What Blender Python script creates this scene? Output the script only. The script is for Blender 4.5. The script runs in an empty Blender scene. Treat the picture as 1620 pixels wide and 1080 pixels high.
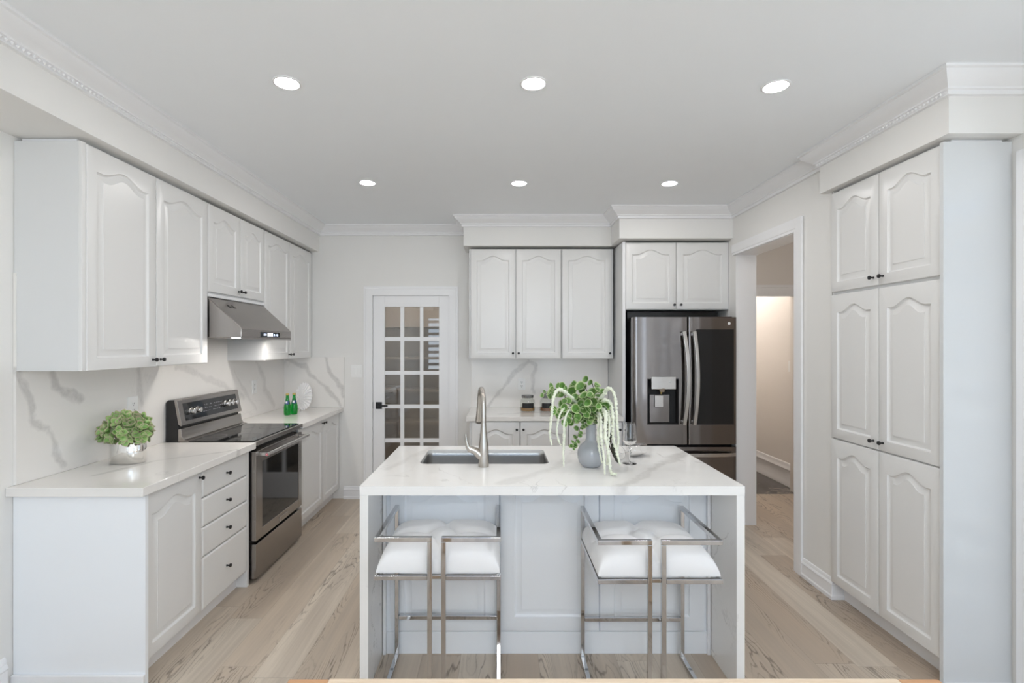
import bpy, bmesh, math, random
from mathutils import Vector, Matrix
random.seed(7)
PI = math.pi
SC = bpy.context.scene
COL = SC.collection

# ------------------------------------------------------------------ camera, world, exposure
F, CX, CY, H = 800.0, 790.0, 545.0, 1.535        # focal length and principal point in pixels, eye height in metres
cam = bpy.data.cameras.new('camera'); camo = bpy.data.objects.new('camera', cam); COL.objects.link(camo)
camo.location = (0, 0, H); camo.rotation_euler = (PI/2, 0, 0)
cam.sensor_width = 36; cam.lens = 36*F/1620
cam.shift_x = (810-CX)/1620; cam.shift_y = (CY-540)/1620
cam.clip_start = 0.05
SC.camera = camo
SC.view_settings.view_transform = 'Standard'; SC.view_settings.look = 'None'
SC.view_settings.gamma = 1; SC.view_settings.use_curve_mapping = False
SC.view_settings.exposure = 0.3
SC.cycles.max_bounces = 12; SC.cycles.diffuse_bounces = 7; SC.cycles.glossy_bounces = 6
SC.cycles.transmission_bounces = 10; SC.cycles.transparent_max_bounces = 12
SC.cycles.sample_clamp_indirect = 6.0
SC.cycles.caustics_reflective = False; SC.cycles.caustics_refractive = False
wd = bpy.data.worlds.new('world'); SC.world = wd; wd.use_nodes = True
wnt = wd.node_tree; bg = wnt.nodes['Background']                      # bright overcast sky; brighter lower half added to light the ceiling
_tc = wnt.nodes.new('ShaderNodeTexCoord'); _sp = wnt.nodes.new('ShaderNodeSeparateXYZ'); wnt.links.new(_tc.outputs['Generated'], _sp.inputs[0])
_cr = wnt.nodes.new('ShaderNodeValToRGB'); _cr.color_ramp.elements[0].position = 0.44; _cr.color_ramp.elements[1].position = 0.56
_cr.color_ramp.elements[0].color = (0.86, 0.94, 1.0, 1); _cr.color_ramp.elements[1].color = (0.38, 0.52, 0.70, 1)
_ma = wnt.nodes.new('ShaderNodeMath'); _ma.operation = 'MULTIPLY_ADD'; _ma.inputs[1].default_value = 0.5; _ma.inputs[2].default_value = 0.5
wnt.links.new(_sp.outputs[2], _ma.inputs[0]); wnt.links.new(_ma.outputs[0], _cr.inputs[0]); wnt.links.new(_cr.outputs[0], bg.inputs[0])
WORLD = 3.5
bg.inputs[1].default_value = WORLD

LIGHT_SPOTS = [(-0.962, 2.29), (0.155, 2.295), (1.268, 2.32), (-0.966, 3.70), (0.145, 3.71), (1.25, 3.715)]
SPOT_STRENGTH = 112.0; GLOBE_FILL = 34.0; HALLK = 4.0

def area(name, loc, rot, sx, sy, power, color, portal=False):
    l = bpy.data.lights.new(name, 'AREA'); l.shape = 'RECTANGLE'; l.size = sx; l.size_y = sy
    l.energy = power; l.color = color
    o = bpy.data.objects.new(name, l); COL.objects.link(o); o.location = loc; o.rotation_euler = rot
    if portal: l.cycles.is_portal = True
    return o
XRW = 2.298
YB = -3.6                                            # wall behind the camera
area('patio_daylight', (0.45, YB-0.12, 1.25), (PI/2, 0, 0), 2.9, 2.3, 1, (1, 1, 1), True)
area('side_window_daylight', (-1.72, YB-0.12, 1.5), (PI/2, 0, 0), 0.5, 1.5, 1, (1, 1, 1), True)

area('right_patio_daylight', (XRW+0.13, 1.37, 1.2), (0, PI/2, 0), 2.2, 1.5, 1, (1, 1, 1), True)
area('right_window_daylight', (XRW+0.13, -1.2, 1.4), (0, PI/2, 0), 1.8, 1.6, 1, (1, 1, 1), True)

# ------------------------------------------------------------------ mesh helpers
WM = {}
def wm(o): return WM.get(o.name, Matrix.Identity(4)) if o else Matrix.Identity(4)

class MB:
    def __init__(self, M=None): self.b = bmesh.new(); self.M = M or Matrix.Identity(4); self.sm = False
    def add(self, vs, fs):
        v = [self.b.verts.new(self.M @ Vector(p)) for p in vs]
        for f in fs:
            try: self.b.faces.new([v[i] for i in f])
            except ValueError: pass
        return v
    def box(self, x0, x1, y0, y1, z0, z1):
        x0, x1 = min(x0, x1), max(x0, x1); y0, y1 = min(y0, y1), max(y0, y1); z0, z1 = min(z0, z1), max(z0, z1)
        vs = [(x, y, z) for z in (z0, z1) for y in (y0, y1) for x in (x0, x1)]
        self.add(vs, [(0,2,3,1), (4,5,7,6), (0,1,5,4), (2,6,7,3), (0,4,6,2), (1,3,7,5)]); return self
    def rings(self, rings, cap0=True, cap1=True, closed=True):
        n = len(rings[0]); vs = [p for r in rings for p in r]; fs = []
        for i in range(len(rings)-1):
            for j in range(n if closed else n-1):
                a = i*n+j; b = i*n+(j+1) % n
                fs.append((a, b, b+n, a+n))
        if cap0: fs.append(tuple(reversed(range(n))))
        if cap1: fs.append(tuple(range((len(rings)-1)*n, len(rings)*n)))
        self.add(vs, fs); return self
    def lathe(self, prof, c=(0,0,0), n=32, axis='z', cap0=True, cap1=True, sx=1, sy=1):
        rings = []
        for r, h in prof:
            ring = []
            for k in range(n):
                a = 2*PI*k/n; u, v = r*math.cos(a)*sx, r*math.sin(a)*sy
                if axis == 'z': p = (c[0]+u, c[1]+v, c[2]+h)
                elif axis == 'y': p = (c[0]+u, c[1]+h, c[2]+v)
                else: p = (c[0]+h, c[1]+u, c[2]+v)
                ring.append(p)
            rings.append(ring)
        return self.rings(rings, cap0, cap1)
    def tube(self, pts, rad, n=12, prof=None, cap=True, up=None, closed=False):
        """round (rad) or given profile swept along a polyline with mitred joints; rad may be a list"""
        P = [Vector(p) for p in pts]; m = len(P)
        D = [(P[i+1]-P[i]).normalized() for i in range(m-1)]
        if closed: D.append((P[0]-P[-1]).normalized())
        d = D[0]; upv = Vector(up) if up else (Vector((0,0,1)) if abs(d.z) < 0.9 else Vector((1,0,0)))
        u = d.cross(upv).normalized(); v = u.cross(d).normalized(); rings = []
        for i in range(m):
            if closed: din, dout = D[i-1], D[i]
            else: din = D[max(i-1, 0)]; dout = D[min(i, m-2)]
            if i > 0 or closed:
                if i > 0:
                    q = pd.rotation_difference(din); u = q @ u; v = q @ v
                elif closed:
                    q = dout.rotation_difference(din); u = q @ u; v = q @ v
            nrm = (din+dout)
            nrm = nrm.normalized() if nrm.length > 1e-6 else din
            den = max(din.dot(nrm), 0.3); ring = []
            r = rad[i] if isinstance(rad, (list, tuple)) else rad
            pr = prof if prof else [(math.cos(2*PI*k/n), math.sin(2*PI*k/n)) for k in range(n)]
            for a, b in pr:
                o = u*a*r + v*b*r
                o = o - din*(o.dot(nrm)/den)
                ring.append(P[i]+o)
            rings.append(ring); pd = din
            q = din.rotation_difference(dout); u = q @ u; v = q @ v; pd = dout
        if closed: rings.append(rings[0]); return self.rings(rings, False, False)
        return self.rings(rings, cap, cap)
    def sq(self, pts, w=0.022, h=None, up=None):
        h = h or w; return self.tube(pts, 1.0, prof=[(-w/2,-h/2), (w/2,-h/2), (w/2,h/2), (-w/2,h/2)], up=up)
    def prism(self, poly, a0, a1, axis='y'):
        """polygon extruded along an axis: 'y' poly=(x,z); 'x' poly=(y,z); 'z' poly=(x,y)"""
        def mk(a):
            if axis == 'y': return [(p[0], a, p[1]) for p in poly]
            if axis == 'x': return [(a, p[0], p[1]) for p in poly]
            return [(p[0], p[1], a) for p in poly]
        return self.rings([mk(a0), mk(a1)])
    def build(self, name, mat, parent=None, bev=0.0, smooth=35, seg=2, sub=0, disp=None):
        b = self.b; inv = wm(parent).inverted()
        b.transform(inv)
        bmesh.ops.remove_doubles(b, verts=b.verts, dist=1e-6)
        bmesh.ops.recalc_face_normals(b, faces=b.faces)
        me = bpy.data.meshes.new(name); b.to_mesh(me); b.free()
        me.materials.append(mat)
        o = bpy.data.objects.new(name, me); COL.objects.link(o)
        if parent: o.parent = parent; WM[o.name] = wm(parent)
        for p in me.polygons: p.use_smooth = True
        try: me.set_sharp_from_angle(angle=math.radians(smooth))
        except Exception: pass
        if bev:
            md = o.modifiers.new('edge', 'BEVEL'); md.width = bev; md.segments = seg; md.limit_method = 'ANGLE'
            md.angle_limit = math.radians(40); md.harden_normals = True
        if sub:
            md = o.modifiers.new('smooth', 'SUBSURF'); md.levels = sub; md.render_levels = sub
        return o

def tag(o, label=None, cat=None, group=None, kind=None):
    if label: o['label'] = label
    if cat: o['category'] = cat
    if group: o['group'] = group
    if kind: o['kind'] = kind
    return o
def thing(name, loc, label=None, cat=None, group=None, kind=None, rz=0.0):
    o = bpy.data.objects.new(name, None); COL.objects.link(o); o.location = loc; o.rotation_euler = (0, 0, rz)
    o.empty_display_size = 0.05
    WM[o.name] = Matrix.Translation(Vector(loc)) @ Matrix.Rotation(rz, 4, 'Z')
    return tag(o, label, cat, group, kind)
def bare(name, mb, mat, loc, label, cat, group=None, kind=None, **k):
    """a thing that is a single mesh, with its origin at loc"""
    t = bpy.data.objects.new('tmp', None); WM['tmp'] = Matrix.Translation(Vector(loc))
    t.name = 'tmp'; WM[t.name] = Matrix.Translation(Vector(loc))
    inv = WM[t.name].inverted(); mb.b.transform(inv)
    o = mb.build(name, mat, None, **k); o.location = loc; WM[o.name] = Matrix.Translation(Vector(loc))
    bpy.data.objects.remove(t)
    return tag(o, label, cat, group, kind)
def copy_tree(o, loc, rz=None, label=None):
    c = o.copy(); COL.objects.link(c); c.location = loc
    if rz is not None: c.rotation_euler = (0, 0, rz)
    if label: c['label'] = label
    def rec(src, dst):
        for ch in list(src.children):
            d = ch.copy(); COL.objects.link(d); d.parent = dst; rec(ch, d)
    rec(o, c); return c
def struct(name, mb, mat, parent=None, **k):
    o = mb.build(name, mat, parent, **k); o['kind'] = 'structure'; return o

# ------------------------------------------------------------------ materials
def srgb(r, g, b):
    f = lambda c: (c/255/12.92) if c/255 <= 0.04045 else ((c/255+0.055)/1.055)**2.4
    return (f(r), f(g), f(b), 1)
def nm(name):
    m = bpy.data.materials.new(name); m.use_nodes = True
    return m, m.node_tree, m.node_tree.nodes['Principled BSDF']
def N(nt, t, **k):
    n = nt.nodes.new(t)
    for a, v in k.items(): setattr(n, a, v)
    return n
def L(nt, a, b): nt.links.new(a, b)
def math_(nt, op, a, b=None, clamp=False):
    n = N(nt, 'ShaderNodeMath', operation=op); n.use_clamp = clamp
    for i, x in enumerate((a, b)):
        if x is None: continue
        if isinstance(x, (int, float)): n.inputs[i].default_value = x
        else: L(nt, x, n.inputs[i])
    return n.outputs[0]
def vmath(nt, op, a, b=None, scale=None):
    n = N(nt, 'ShaderNodeVectorMath', operation=op)
    for i, x in enumerate((a, b)):
        if x is None: continue
        if isinstance(x, (tuple, list, Vector)): n.inputs[i].default_value = x
        else: L(nt, x, n.inputs[i])
    if scale is not None:
        if isinstance(scale, (int, float)): n.inputs['Scale'].default_value = scale
        else: L(nt, scale, n.inputs['Scale'])
    return n.outputs['Value'] if op in ('LENGTH', 'DOT_PRODUCT') else n.outputs[0]
def coords(nt, sc=(1,1,1), kind='Object'):
    tc = N(nt, 'ShaderNodeTexCoord'); mp = N(nt, 'ShaderNodeMapping'); mp.inputs['Scale'].default_value = sc
    L(nt, tc.outputs[kind], mp.inputs[0]); return mp.outputs[0]
def noise(nt, v, scale, detail=3, rough=0.5, dist=0.0):
    n = N(nt, 'ShaderNodeTexNoise'); n.inputs['Scale'].default_value = scale; n.inputs['Detail'].default_value = detail
    n.inputs['Roughness'].default_value = rough; n.inputs['Distortion'].default_value = dist
    L(nt, v, n.inputs['Vector']); return n.outputs
def ramp(nt, f, stops):
    r = N(nt, 'ShaderNodeValToRGB'); cr = r.color_ramp
    while len(cr.elements) < len(stops): cr.elements.new(0.5)
    for e, (p, c) in zip(cr.elements, stops): e.position = p; e.color = c if len(c) == 4 else (*c, 1)
    L(nt, f, r.inputs[0]); return r.outputs[0]
def mix(nt, f, a, b):
    m = N(nt, 'ShaderNodeMix', data_type='RGBA')
    for i, x in ((0, f), (6, a), (7, b)):
        if isinstance(x, (int, float)): m.inputs[i].default_value = x
        elif isinstance(x, (tuple, list)): m.inputs[i].default_value = x
        else: L(nt, x, m.inputs[i])
    return m.outputs[2]
def bump(nt, bs, h, strength=0.2, dist=0.01):
    b = N(nt, 'ShaderNodeBump'); b.inputs['Strength'].default_value = strength; b.inputs['Distance'].default_value = dist
    L(nt, h, b.inputs['Height']); L(nt, b.outputs[0], bs.inputs['Normal'])
def plain(name, col, rough=0.5, metal=0.0, spec=0.5, coat=0.0, nscale=0, nstr=0.1, sheen=0):
    m, nt, bs = nm(name)
    bs.inputs['Base Color'].default_value = col; bs.inputs['Roughness'].default_value = rough
    bs.inputs['Metallic'].default_value = metal; bs.inputs['Specular IOR Level'].default_value = spec
    if coat: bs.inputs['Coat Weight'].default_value = coat; bs.inputs['Coat Roughness'].default_value = 0.05
    if sheen: bs.inputs['Sheen Weight'].default_value = sheen
    v = coords(nt)
    if nscale:
        o = noise(nt, v, nscale, 4)
        bump(nt, bs, o[0], nstr, 0.002)
    # a faint unevenness in the tone keeps the surface procedural
    o = noise(nt, v, 5.0, 2); c1 = tuple(c*0.985 for c in col[:3])+(1,)
    L(nt, mix(nt, o[0], col, c1), bs.inputs['Base Color'])
    return m
def emit(name, col, s):
    m, nt, bs = nm(name); bs.inputs['Base Color'].default_value = (0.8, 0.8, 0.8, 1)
    bs.inputs['Emission Color'].default_value = col; bs.inputs['Emission Strength'].default_value = s; return m
def glass(name, col=(1,1,1,1), rough=0.0, ior=1.45):
    m, nt, bs = nm(name); bs.inputs['Base Color'].default_value = col; bs.inputs['Roughness'].default_value = rough
    bs.inputs['Transmission Weight'].default_value = 1.0; bs.inputs['IOR'].default_value = ior; return m
def thin_glass(name, tint=(0.93, 0.95, 0.94, 1), rough=0.01, k=1.6):
    m = bpy.data.materials.new(name); m.use_nodes = True; nt = m.node_tree; nt.nodes.clear()
    out = N(nt, 'ShaderNodeOutputMaterial'); tr = N(nt, 'ShaderNodeBsdfTransparent'); gl = N(nt, 'ShaderNodeBsdfGlossy'); mx = N(nt, 'ShaderNodeMixShader')
    lw = N(nt, 'ShaderNodeLayerWeight'); lw.inputs[0].default_value = 0.5
    fr = math_(nt, 'MULTIPLY_ADD', math_(nt, 'POWER', lw.outputs['Facing'], 4.0), 0.8); fr.node.inputs[2].default_value = 0.045
    tr.inputs[0].default_value = tint; gl.inputs['Roughness'].default_value = rough
    L(nt, math_(nt, 'MULTIPLY', fr, k, True), mx.inputs[0]); L(nt, tr.outputs[0], mx.inputs[1]); L(nt, gl.outputs[0], mx.inputs[2]); L(nt, mx.outputs[0], out.inputs[0])
    return m
def brushed(name, col, rough=0.28, axis='z', amount=0.12, aniso=0.5):
    m, nt, bs = nm(name)
    sc = {'z': (260, 260, 1.2), 'x': (1.2, 260, 260), 'y': (260, 1.2, 260)}[axis]
    o = noise(nt, coords(nt, sc), 3.0, 4, 0.7)
    a = tuple(c*(1-amount) for c in col[:3])+(1,); b = tuple(min(c*(1+amount), 1) for c in col[:3])+(1,)
    L(nt, ramp(nt, o[0], [(0.3, a), (0.7, b)]), bs.inputs['Base Color'])
    bs.inputs['Metallic'].default_value = 1.0; bs.inputs['Roughness'].default_value = rough
    r = math_(nt, 'MULTIPLY_ADD', o[0], 0.12); r.node.inputs[2].default_value = rough-0.06
    L(nt, r, bs.inputs['Roughness'])
    bump(nt, bs, o[0], 0.012, 0.0005)
    return m
def marble(name, base, vein, lines=(), plane='yz', thin=0.35, cloud=0.25, seed=0.0, rough=0.16, scale=1.0):
    """white quartz: named broad veins as polylines in the slab's plane plus fine procedural veining"""
    m, nt, bs = nm(name)
    tc = N(nt, 'ShaderNodeNewGeometry'); off = vmath(nt, 'ADD', tc.outputs['Position'], (seed, seed*1.7, seed*0.6))
    warp = noise(nt, off, 7.0, 4, 0.55)[1]; wv = vmath(nt, 'SUBTRACT', warp, (0.5, 0.5, 0.5))
    big = noise(nt, off, 1.4*scale, 5, 0.6, 0.9)[0]
    fine = math_(nt, 'ABSOLUTE', math_(nt, 'SUBTRACT', big, 0.5))
    fm = math_(nt, 'SUBTRACT', 1.0, math_(nt, 'DIVIDE', fine, 0.013), True)
    gate = noise(nt, vmath(nt, 'ADD', off, (5, 3, 9)), 1.9*scale, 2)[0]
    gate = math_(nt, 'MULTIPLY', math_(nt, 'SUBTRACT', gate, 0.5), 6.0, True)
    fm = math_(nt, 'MULTIPLY', math_(nt, 'MULTIPLY', fm, gate), thin)
    cl = noise(nt, vmath(nt, 'ADD', off, (11, 2, 4)), 1.1*scale, 3)[0]
    cl = math_(nt, 'MULTIPLY', math_(nt, 'MULTIPLY', math_(nt, 'SUBTRACT', cl, 0.5), 4.0, True), cloud)
    f = math_(nt, 'MAXIMUM', fm, cl)
    if lines:
        keep = {'yz': (0, 1, 1), 'xz': (1, 0, 1), 'xy': (1, 1, 0)}[plane]
        p = vmath(nt, 'ADD', tc.outputs['Position'], vmath(nt, 'SCALE', wv, scale=0.085))
        p = vmath(nt, 'MULTIPLY', p, keep)
        for pts, w, strength in lines:
            cur = None
            for (a, b) in zip(pts[:-1], pts[1:]):
                A = {'yz': (0, a[0], a[1]), 'xz': (a[0], 0, a[1]), 'xy': (a[0], a[1], 0)}[plane]
                B = {'yz': (0, b[0], b[1]), 'xz': (b[0], 0, b[1]), 'xy': (b[0], b[1], 0)}[plane]
                BA = Vector(B)-Vector(A); q = BA/max(BA.dot(BA), 1e-9)
                pa = vmath(nt, 'SUBTRACT', p, A)
                h = math_(nt, 'ADD', vmath(nt, 'DOT_PRODUCT', pa, tuple(q)), 0.0, True)
                d = vmath(nt, 'LENGTH', vmath(nt, 'SUBTRACT', pa, vmath(nt, 'SCALE', tuple(BA), scale=h)))
                cur = d if cur is None else math_(nt, 'MINIMUM', cur, d)
            wn = noise(nt, off, 5.0, 2)[0]
            ww = math_(nt, 'MULTIPLY', wn, 2.2*w)
            k = math_(nt, 'MULTIPLY', math_(nt, 'SUBTRACT', ww, cur), 1.3/w, True)
            grit = noise(nt, off, 38.0, 4, 0.7)[0]; grit = math_(nt, 'MULTIPLY_ADD', grit, 1.1, False); grit.node.inputs[2].default_value = 0.15
            k = math_(nt, 'MULTIPLY', k, math_(nt, 'MINIMUM', grit, 1.0))
            k = math_(nt, 'MULTIPLY', k, strength)
            f = math_(nt, 'MAXIMUM', f, k)
    L(nt, mix(nt, f, base, vein), bs.inputs['Base Color'])
    bs.inputs['Roughness'].default_value = rough; bs.inputs['Specular IOR Level'].default_value = 0.5
    return m
# ------------------------------------------------------------------ shared materials
M = {}
M['wall'] = plain('wall_paint', (0.80, 0.79, 0.77, 1), 0.6, nscale=260, nstr=0.05)
M['ceil'] = plain('ceiling_paint', (0.89, 0.915, 0.94, 1), 0.8, nscale=200, nstr=0.05)
M['trim'] = plain('trim_paint', (0.86, 0.86, 0.87, 1), 0.35)
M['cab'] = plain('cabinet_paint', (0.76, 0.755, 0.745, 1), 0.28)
M['cabin'] = plain('cabinet_edge_paint', (0.70, 0.705, 0.705, 1), 0.45)  # cabinet paint darkened to offset the light on side faces
M['islpaint'] = plain('island_paint', (0.875, 0.895, 0.92, 1), 0.3)  # cabinet paint lightened where island and left end panel get little light
M['endpaint'] = plain('end_panel_paint', (0.665, 0.68, 0.69, 1), 0.35)  # cabinet paint darkened to offset strong light on the pantry end panel
M['hall'] = plain('hall_paint', (0.80, 0.76, 0.72, 1), 0.7, nscale=200, nstr=0.05)
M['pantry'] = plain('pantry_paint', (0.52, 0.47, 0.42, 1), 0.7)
M['knob'] = plain('black_knob', (0.012, 0.012, 0.013, 1), 0.35)
M['black'] = plain('black_enamel', (0.008, 0.008, 0.009, 1), 0.25)
M['matblack'] = plain('matte_black', (0.012, 0.012, 0.012, 1), 0.6)
M['glassblack'] = plain('black_glass', (0.012, 0.013, 0.014, 1), 0.05, spec=0.6)
M['steel'] = brushed('brushed_steel', (0.38, 0.355, 0.335, 1), 0.20, 'y', 0.04)
M['steelx'] = brushed('brushed_steel_wide', (0.40, 0.37, 0.35, 1), 0.24, 'z', 0.05)
M['rail'] = brushed('steel_handle', (0.62, 0.60, 0.58, 1), 0.22, 'z', 0.04)
M['darksteel'] = brushed('black_stainless', (0.25, 0.232, 0.225, 1), 0.11, 'z', 0.04)
M['sink'] = brushed('sink_steel', (0.47, 0.465, 0.46, 1), 0.30, 'x', 0.06)
M['nickel'] = brushed('brushed_nickel', (0.50, 0.47, 0.43, 1), 0.25, 'z', 0.05)
M['chrome'] = plain('polished_chrome', (0.62, 0.62, 0.63, 1), 0.05, 1.0)
M['silver'] = plain('silver_pot', (0.85, 0.83, 0.80, 1), 0.08, 1.0)
M['plate'] = plain('outlet_plastic', (0.86, 0.86, 0.85, 1), 0.3)
M['velvet'] = plain('white_velvet', (0.86, 0.85, 0.85, 1), 0.75, nscale=500, nstr=0.15, sheen=0.4)
M['lamp'] = emit('downlight_lens', (1.0, 0.975, 0.955, 1), SPOT_STRENGTH)
M['glass'] = glass('clear_glass')
M['clear'] = thin_glass('jar_glass', (0.96, 0.97, 0.96, 1), 0.01, 1.0)
M['green_glass'] = glass('green_bottle_glass', (0.01, 0.42, 0.05, 1), 0.02, 1.5)
M['gold'] = plain('gold_cap', (0.72, 0.55, 0.20, 1), 0.3, 0.8)
M['bluelabel'] = plain('blue_label', srgb(40, 60, 120), 0.4)
M['white_ceramic'] = plain('white_ceramic', (0.86, 0.85, 0.84, 1), 0.35, nscale=60, nstr=0.1)
M['vase'] = plain('grey_glaze', srgb(162, 165, 170), 0.12, coat=0.5, nscale=14, nstr=0.5)
M['grains'] = plain('tan_grains', srgb(168, 128, 80), 0.8, nscale=300, nstr=0.8)
M['coffee'] = plain('brown_grains', srgb(140, 92, 62), 0.8, nscale=300, nstr=0.8)
M['lidgrey'] = plain('jar_lid', (0.25, 0.25, 0.25, 1), 0.25, 0.8)
M['stem'] = plain('dark_stem', srgb(62, 50, 40), 0.7)
M['display'] = emit('blue_digits', (0.65, 0.75, 1.0, 1), 3.0)
M['white_mark'] = plain('white_mark', (0.8, 0.8, 0.8, 1), 0.4)
M['red'] = plain('red_medallion', srgb(200, 30, 60), 0.3)
M['hinge'] = plain('steel_hinge', (0.55, 0.55, 0.55, 1), 0.3, 1.0)
M['blind'] = plain('blind_fabric', (0.75, 0.75, 0.75, 1), 0.8)

M['pane'] = thin_glass('door_pane_glass', (0.86, 0.84, 0.81, 1), 0.015, 2.2)

def leafmat(name, inner, mid, edge, rough=0.45, vk=0.6, v0=0.62):
    m, nt, bs = nm(name)
    at = N(nt, 'ShaderNodeAttribute'); at.attribute_name = 'edge'
    rd = N(nt, 'ShaderNodeAttribute'); rd.attribute_name = 'tone'
    c = ramp(nt, at.outputs['Fac'], [(0.0, inner), (0.5, mid), (0.80, mid), (0.97, edge)])
    o = noise(nt, coords(nt), 60, 3)
    c2 = mix(nt, math_(nt, 'MULTIPLY', rd.outputs['Fac'], 0.25), c, mid)
    h = N(nt, 'ShaderNodeHueSaturation'); L(nt, c2, h.inputs['Color'])
    v = math_(nt, 'MULTIPLY_ADD', rd.outputs['Fac'], vk); v.node.inputs[2].default_value = v0
    L(nt, v, h.inputs['Value'])
    L(nt, mix(nt, math_(nt, 'MULTIPLY', o[0], 0.25), h.outputs[0], mid), bs.inputs['Base Color'])
    bs.inputs['Roughness'].default_value = rough; return m
M['leaf'] = leafmat('variegated_leaf', srgb(70, 112, 44), srgb(108, 150, 74), srgb(214, 222, 176))
M['petal'] = leafmat('hydrangea_petal', srgb(84, 132, 52), srgb(146, 184, 108), srgb(196, 172, 156), 0.45, 0.6, 0.68)
M['tassel'] = plain('amaranth_tassel', srgb(234, 238, 218), 0.8, nscale=150, nstr=0.6, sheen=0.3)

def floor_mat():
    m, nt, bs = nm('oak_planks')
    tc = N(nt, 'ShaderNodeTexCoord'); sep = N(nt, 'ShaderNodeSeparateXYZ'); L(nt, tc.outputs['Object'], sep.inputs[0])
    X, Y = sep.outputs[0], sep.outputs[1]
    W, LN = 0.19, 1.7
    xi = math_(nt, 'DIVIDE', X, W); row = math_(nt, 'FLOOR', xi); fx = math_(nt, 'FRACT', xi)
    wn = N(nt, 'ShaderNodeTexWhiteNoise', noise_dimensions='1D'); L(nt, row, wn.inputs['W'])
    yy = math_(nt, 'ADD', math_(nt, 'DIVIDE', Y, LN), math_(nt, 'MULTIPLY', wn.outputs[0], 7.0))
    colr = math_(nt, 'FLOOR', yy); fy = math_(nt, 'FRACT', yy)
    cb = N(nt, 'ShaderNodeCombineXYZ'); L(nt, row, cb.inputs[0]); L(nt, colr, cb.inputs[1])
    w2 = N(nt, 'ShaderNodeTexWhiteNoise', noise_dimensions='2D'); L(nt, cb.outputs[0], w2.inputs['Vector'])
    rnd, rcol = w2.outputs[0], w2.outputs[1]
    # grain coordinates: local to each plank
    gc = N(nt, 'ShaderNodeCombineXYZ'); L(nt, X, gc.inputs[0]); L(nt, math_(nt, 'MULTIPLY', Y, 0.14), gc.inputs[1])
    L(nt, math_(nt, 'MULTIPLY', rnd, 37.0), gc.inputs[2])
    n1 = noise(nt, gc.outputs[0], 7.0, 5, 0.42, 0.15)[0]
    rings = math_(nt, 'SINE', math_(nt, 'MULTIPLY', n1, 125.0))          # cathedral contour grain
    rings = math_(nt, 'POWER', math_(nt, 'MULTIPLY', math_(nt, 'ADD', rings, 1.0), 0.5), 8.0)
    gate = noise(nt, gc.outputs[0], 5.0, 1)[0]
    gate = math_(nt, 'MULTIPLY', math_(nt, 'SUBTRACT', gate, 0.50), 7.0, True)
    rings = math_(nt, 'MULTIPLY', rings, gate)
    fc = N(nt, 'ShaderNodeCombineXYZ'); L(nt, math_(nt, 'MULTIPLY', X, 1.0), fc.inputs[0]); L(nt, math_(nt, 'MULTIPLY', Y, 0.03), fc.inputs[1]); L(nt, math_(nt, 'MULTIPLY', rnd, 11.0), fc.inputs[2])
    fine = noise(nt, fc.outputs[0], 120.0, 3, 0.6)[0]
    soft = noise(nt, fc.outputs[0], 16.0, 3, 0.6)[0]
    base = ramp(nt, rnd, [(0.0, srgb(184, 166, 147)), (0.5, srgb(199, 184, 166)), (1.0, srgb(213, 201, 185))])
    c = mix(nt, math_(nt, 'MULTIPLY', math_(nt, 'SUBTRACT', soft, 0.35), 1.9, True), base, srgb(170, 157, 143))
    c = mix(nt, math_(nt, 'MULTIPLY', math_(nt, 'SUBTRACT', fine, 0.45), 1.0, True), c, srgb(168, 154, 140))
    c = mix(nt, math_(nt, 'MULTIPLY', rings, 0.72), c, srgb(100, 87, 76))
    ex = math_(nt, 'MINIMUM', fx, math_(nt, 'SUBTRACT', 1.0, fx))
    gx = math_(nt, 'SUBTRACT', 1.0, math_(nt, 'DIVIDE', ex, 0.008), True)
    ey = math_(nt, 'MINIMUM', fy, math_(nt, 'SUBTRACT', 1.0, fy))
    gy = math_(nt, 'SUBTRACT', 1.0, math_(nt, 'DIVIDE', ey, 0.0012), True)
    g = math_(nt, 'MULTIPLY', math_(nt, 'MAXIMUM', gx, gy), 0.5)
    c = mix(nt, g, c, srgb(96, 82, 70))
    L(nt, c, bs.inputs['Base Color']); bs.inputs['Roughness'].default_value = 0.42
    hgt = math_(nt, 'SUBTRACT', 1.0, math_(nt, 'MAXIMUM', g, math_(nt, 'MULTIPLY', rings, 0.3)))
    bump(nt, bs, hgt, 0.25, 0.002)
    return m
M['floor'] = floor_mat()

def tile_mat():
    m, nt, bs = nm('dark_marble_tile')
    v = coords(nt); o = noise(nt, v, 1.6, 6, 0.6, 1.2)[0]
    k = math_(nt, 'SUBTRACT', 1.0, math_(nt, 'DIVIDE', math_(nt, 'ABSOLUTE', math_(nt, 'SUBTRACT', o, 0.5)), 0.008), True)
    c = mix(nt, math_(nt, 'MULTIPLY', k, 0.7), srgb(72, 66, 62), srgb(215, 205, 195))
    L(nt, c, bs.inputs['Base Color']); bs.inputs['Roughness'].default_value = 0.15; return m
M['tile'] = tile_mat()

def table_mat(name, a, b):
    m, nt, bs = nm(name)
    o = noise(nt, coords(nt, (1.0, 14, 14)), 6.0, 4, 0.6)[0]
    L(nt, ramp(nt, o, [(0.3, a), (0.7, b)]), bs.inputs['Base Color']); bs.inputs['Roughness'].default_value = 0.45
    bump(nt, bs, o, 0.1, 0.002); return m
M['table'] = table_mat('pale_ash', srgb(232, 214, 192), srgb(216, 192, 164))
M['table_end'] = table_mat('honey_ash', srgb(206, 160, 120), srgb(188, 140, 100))

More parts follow.
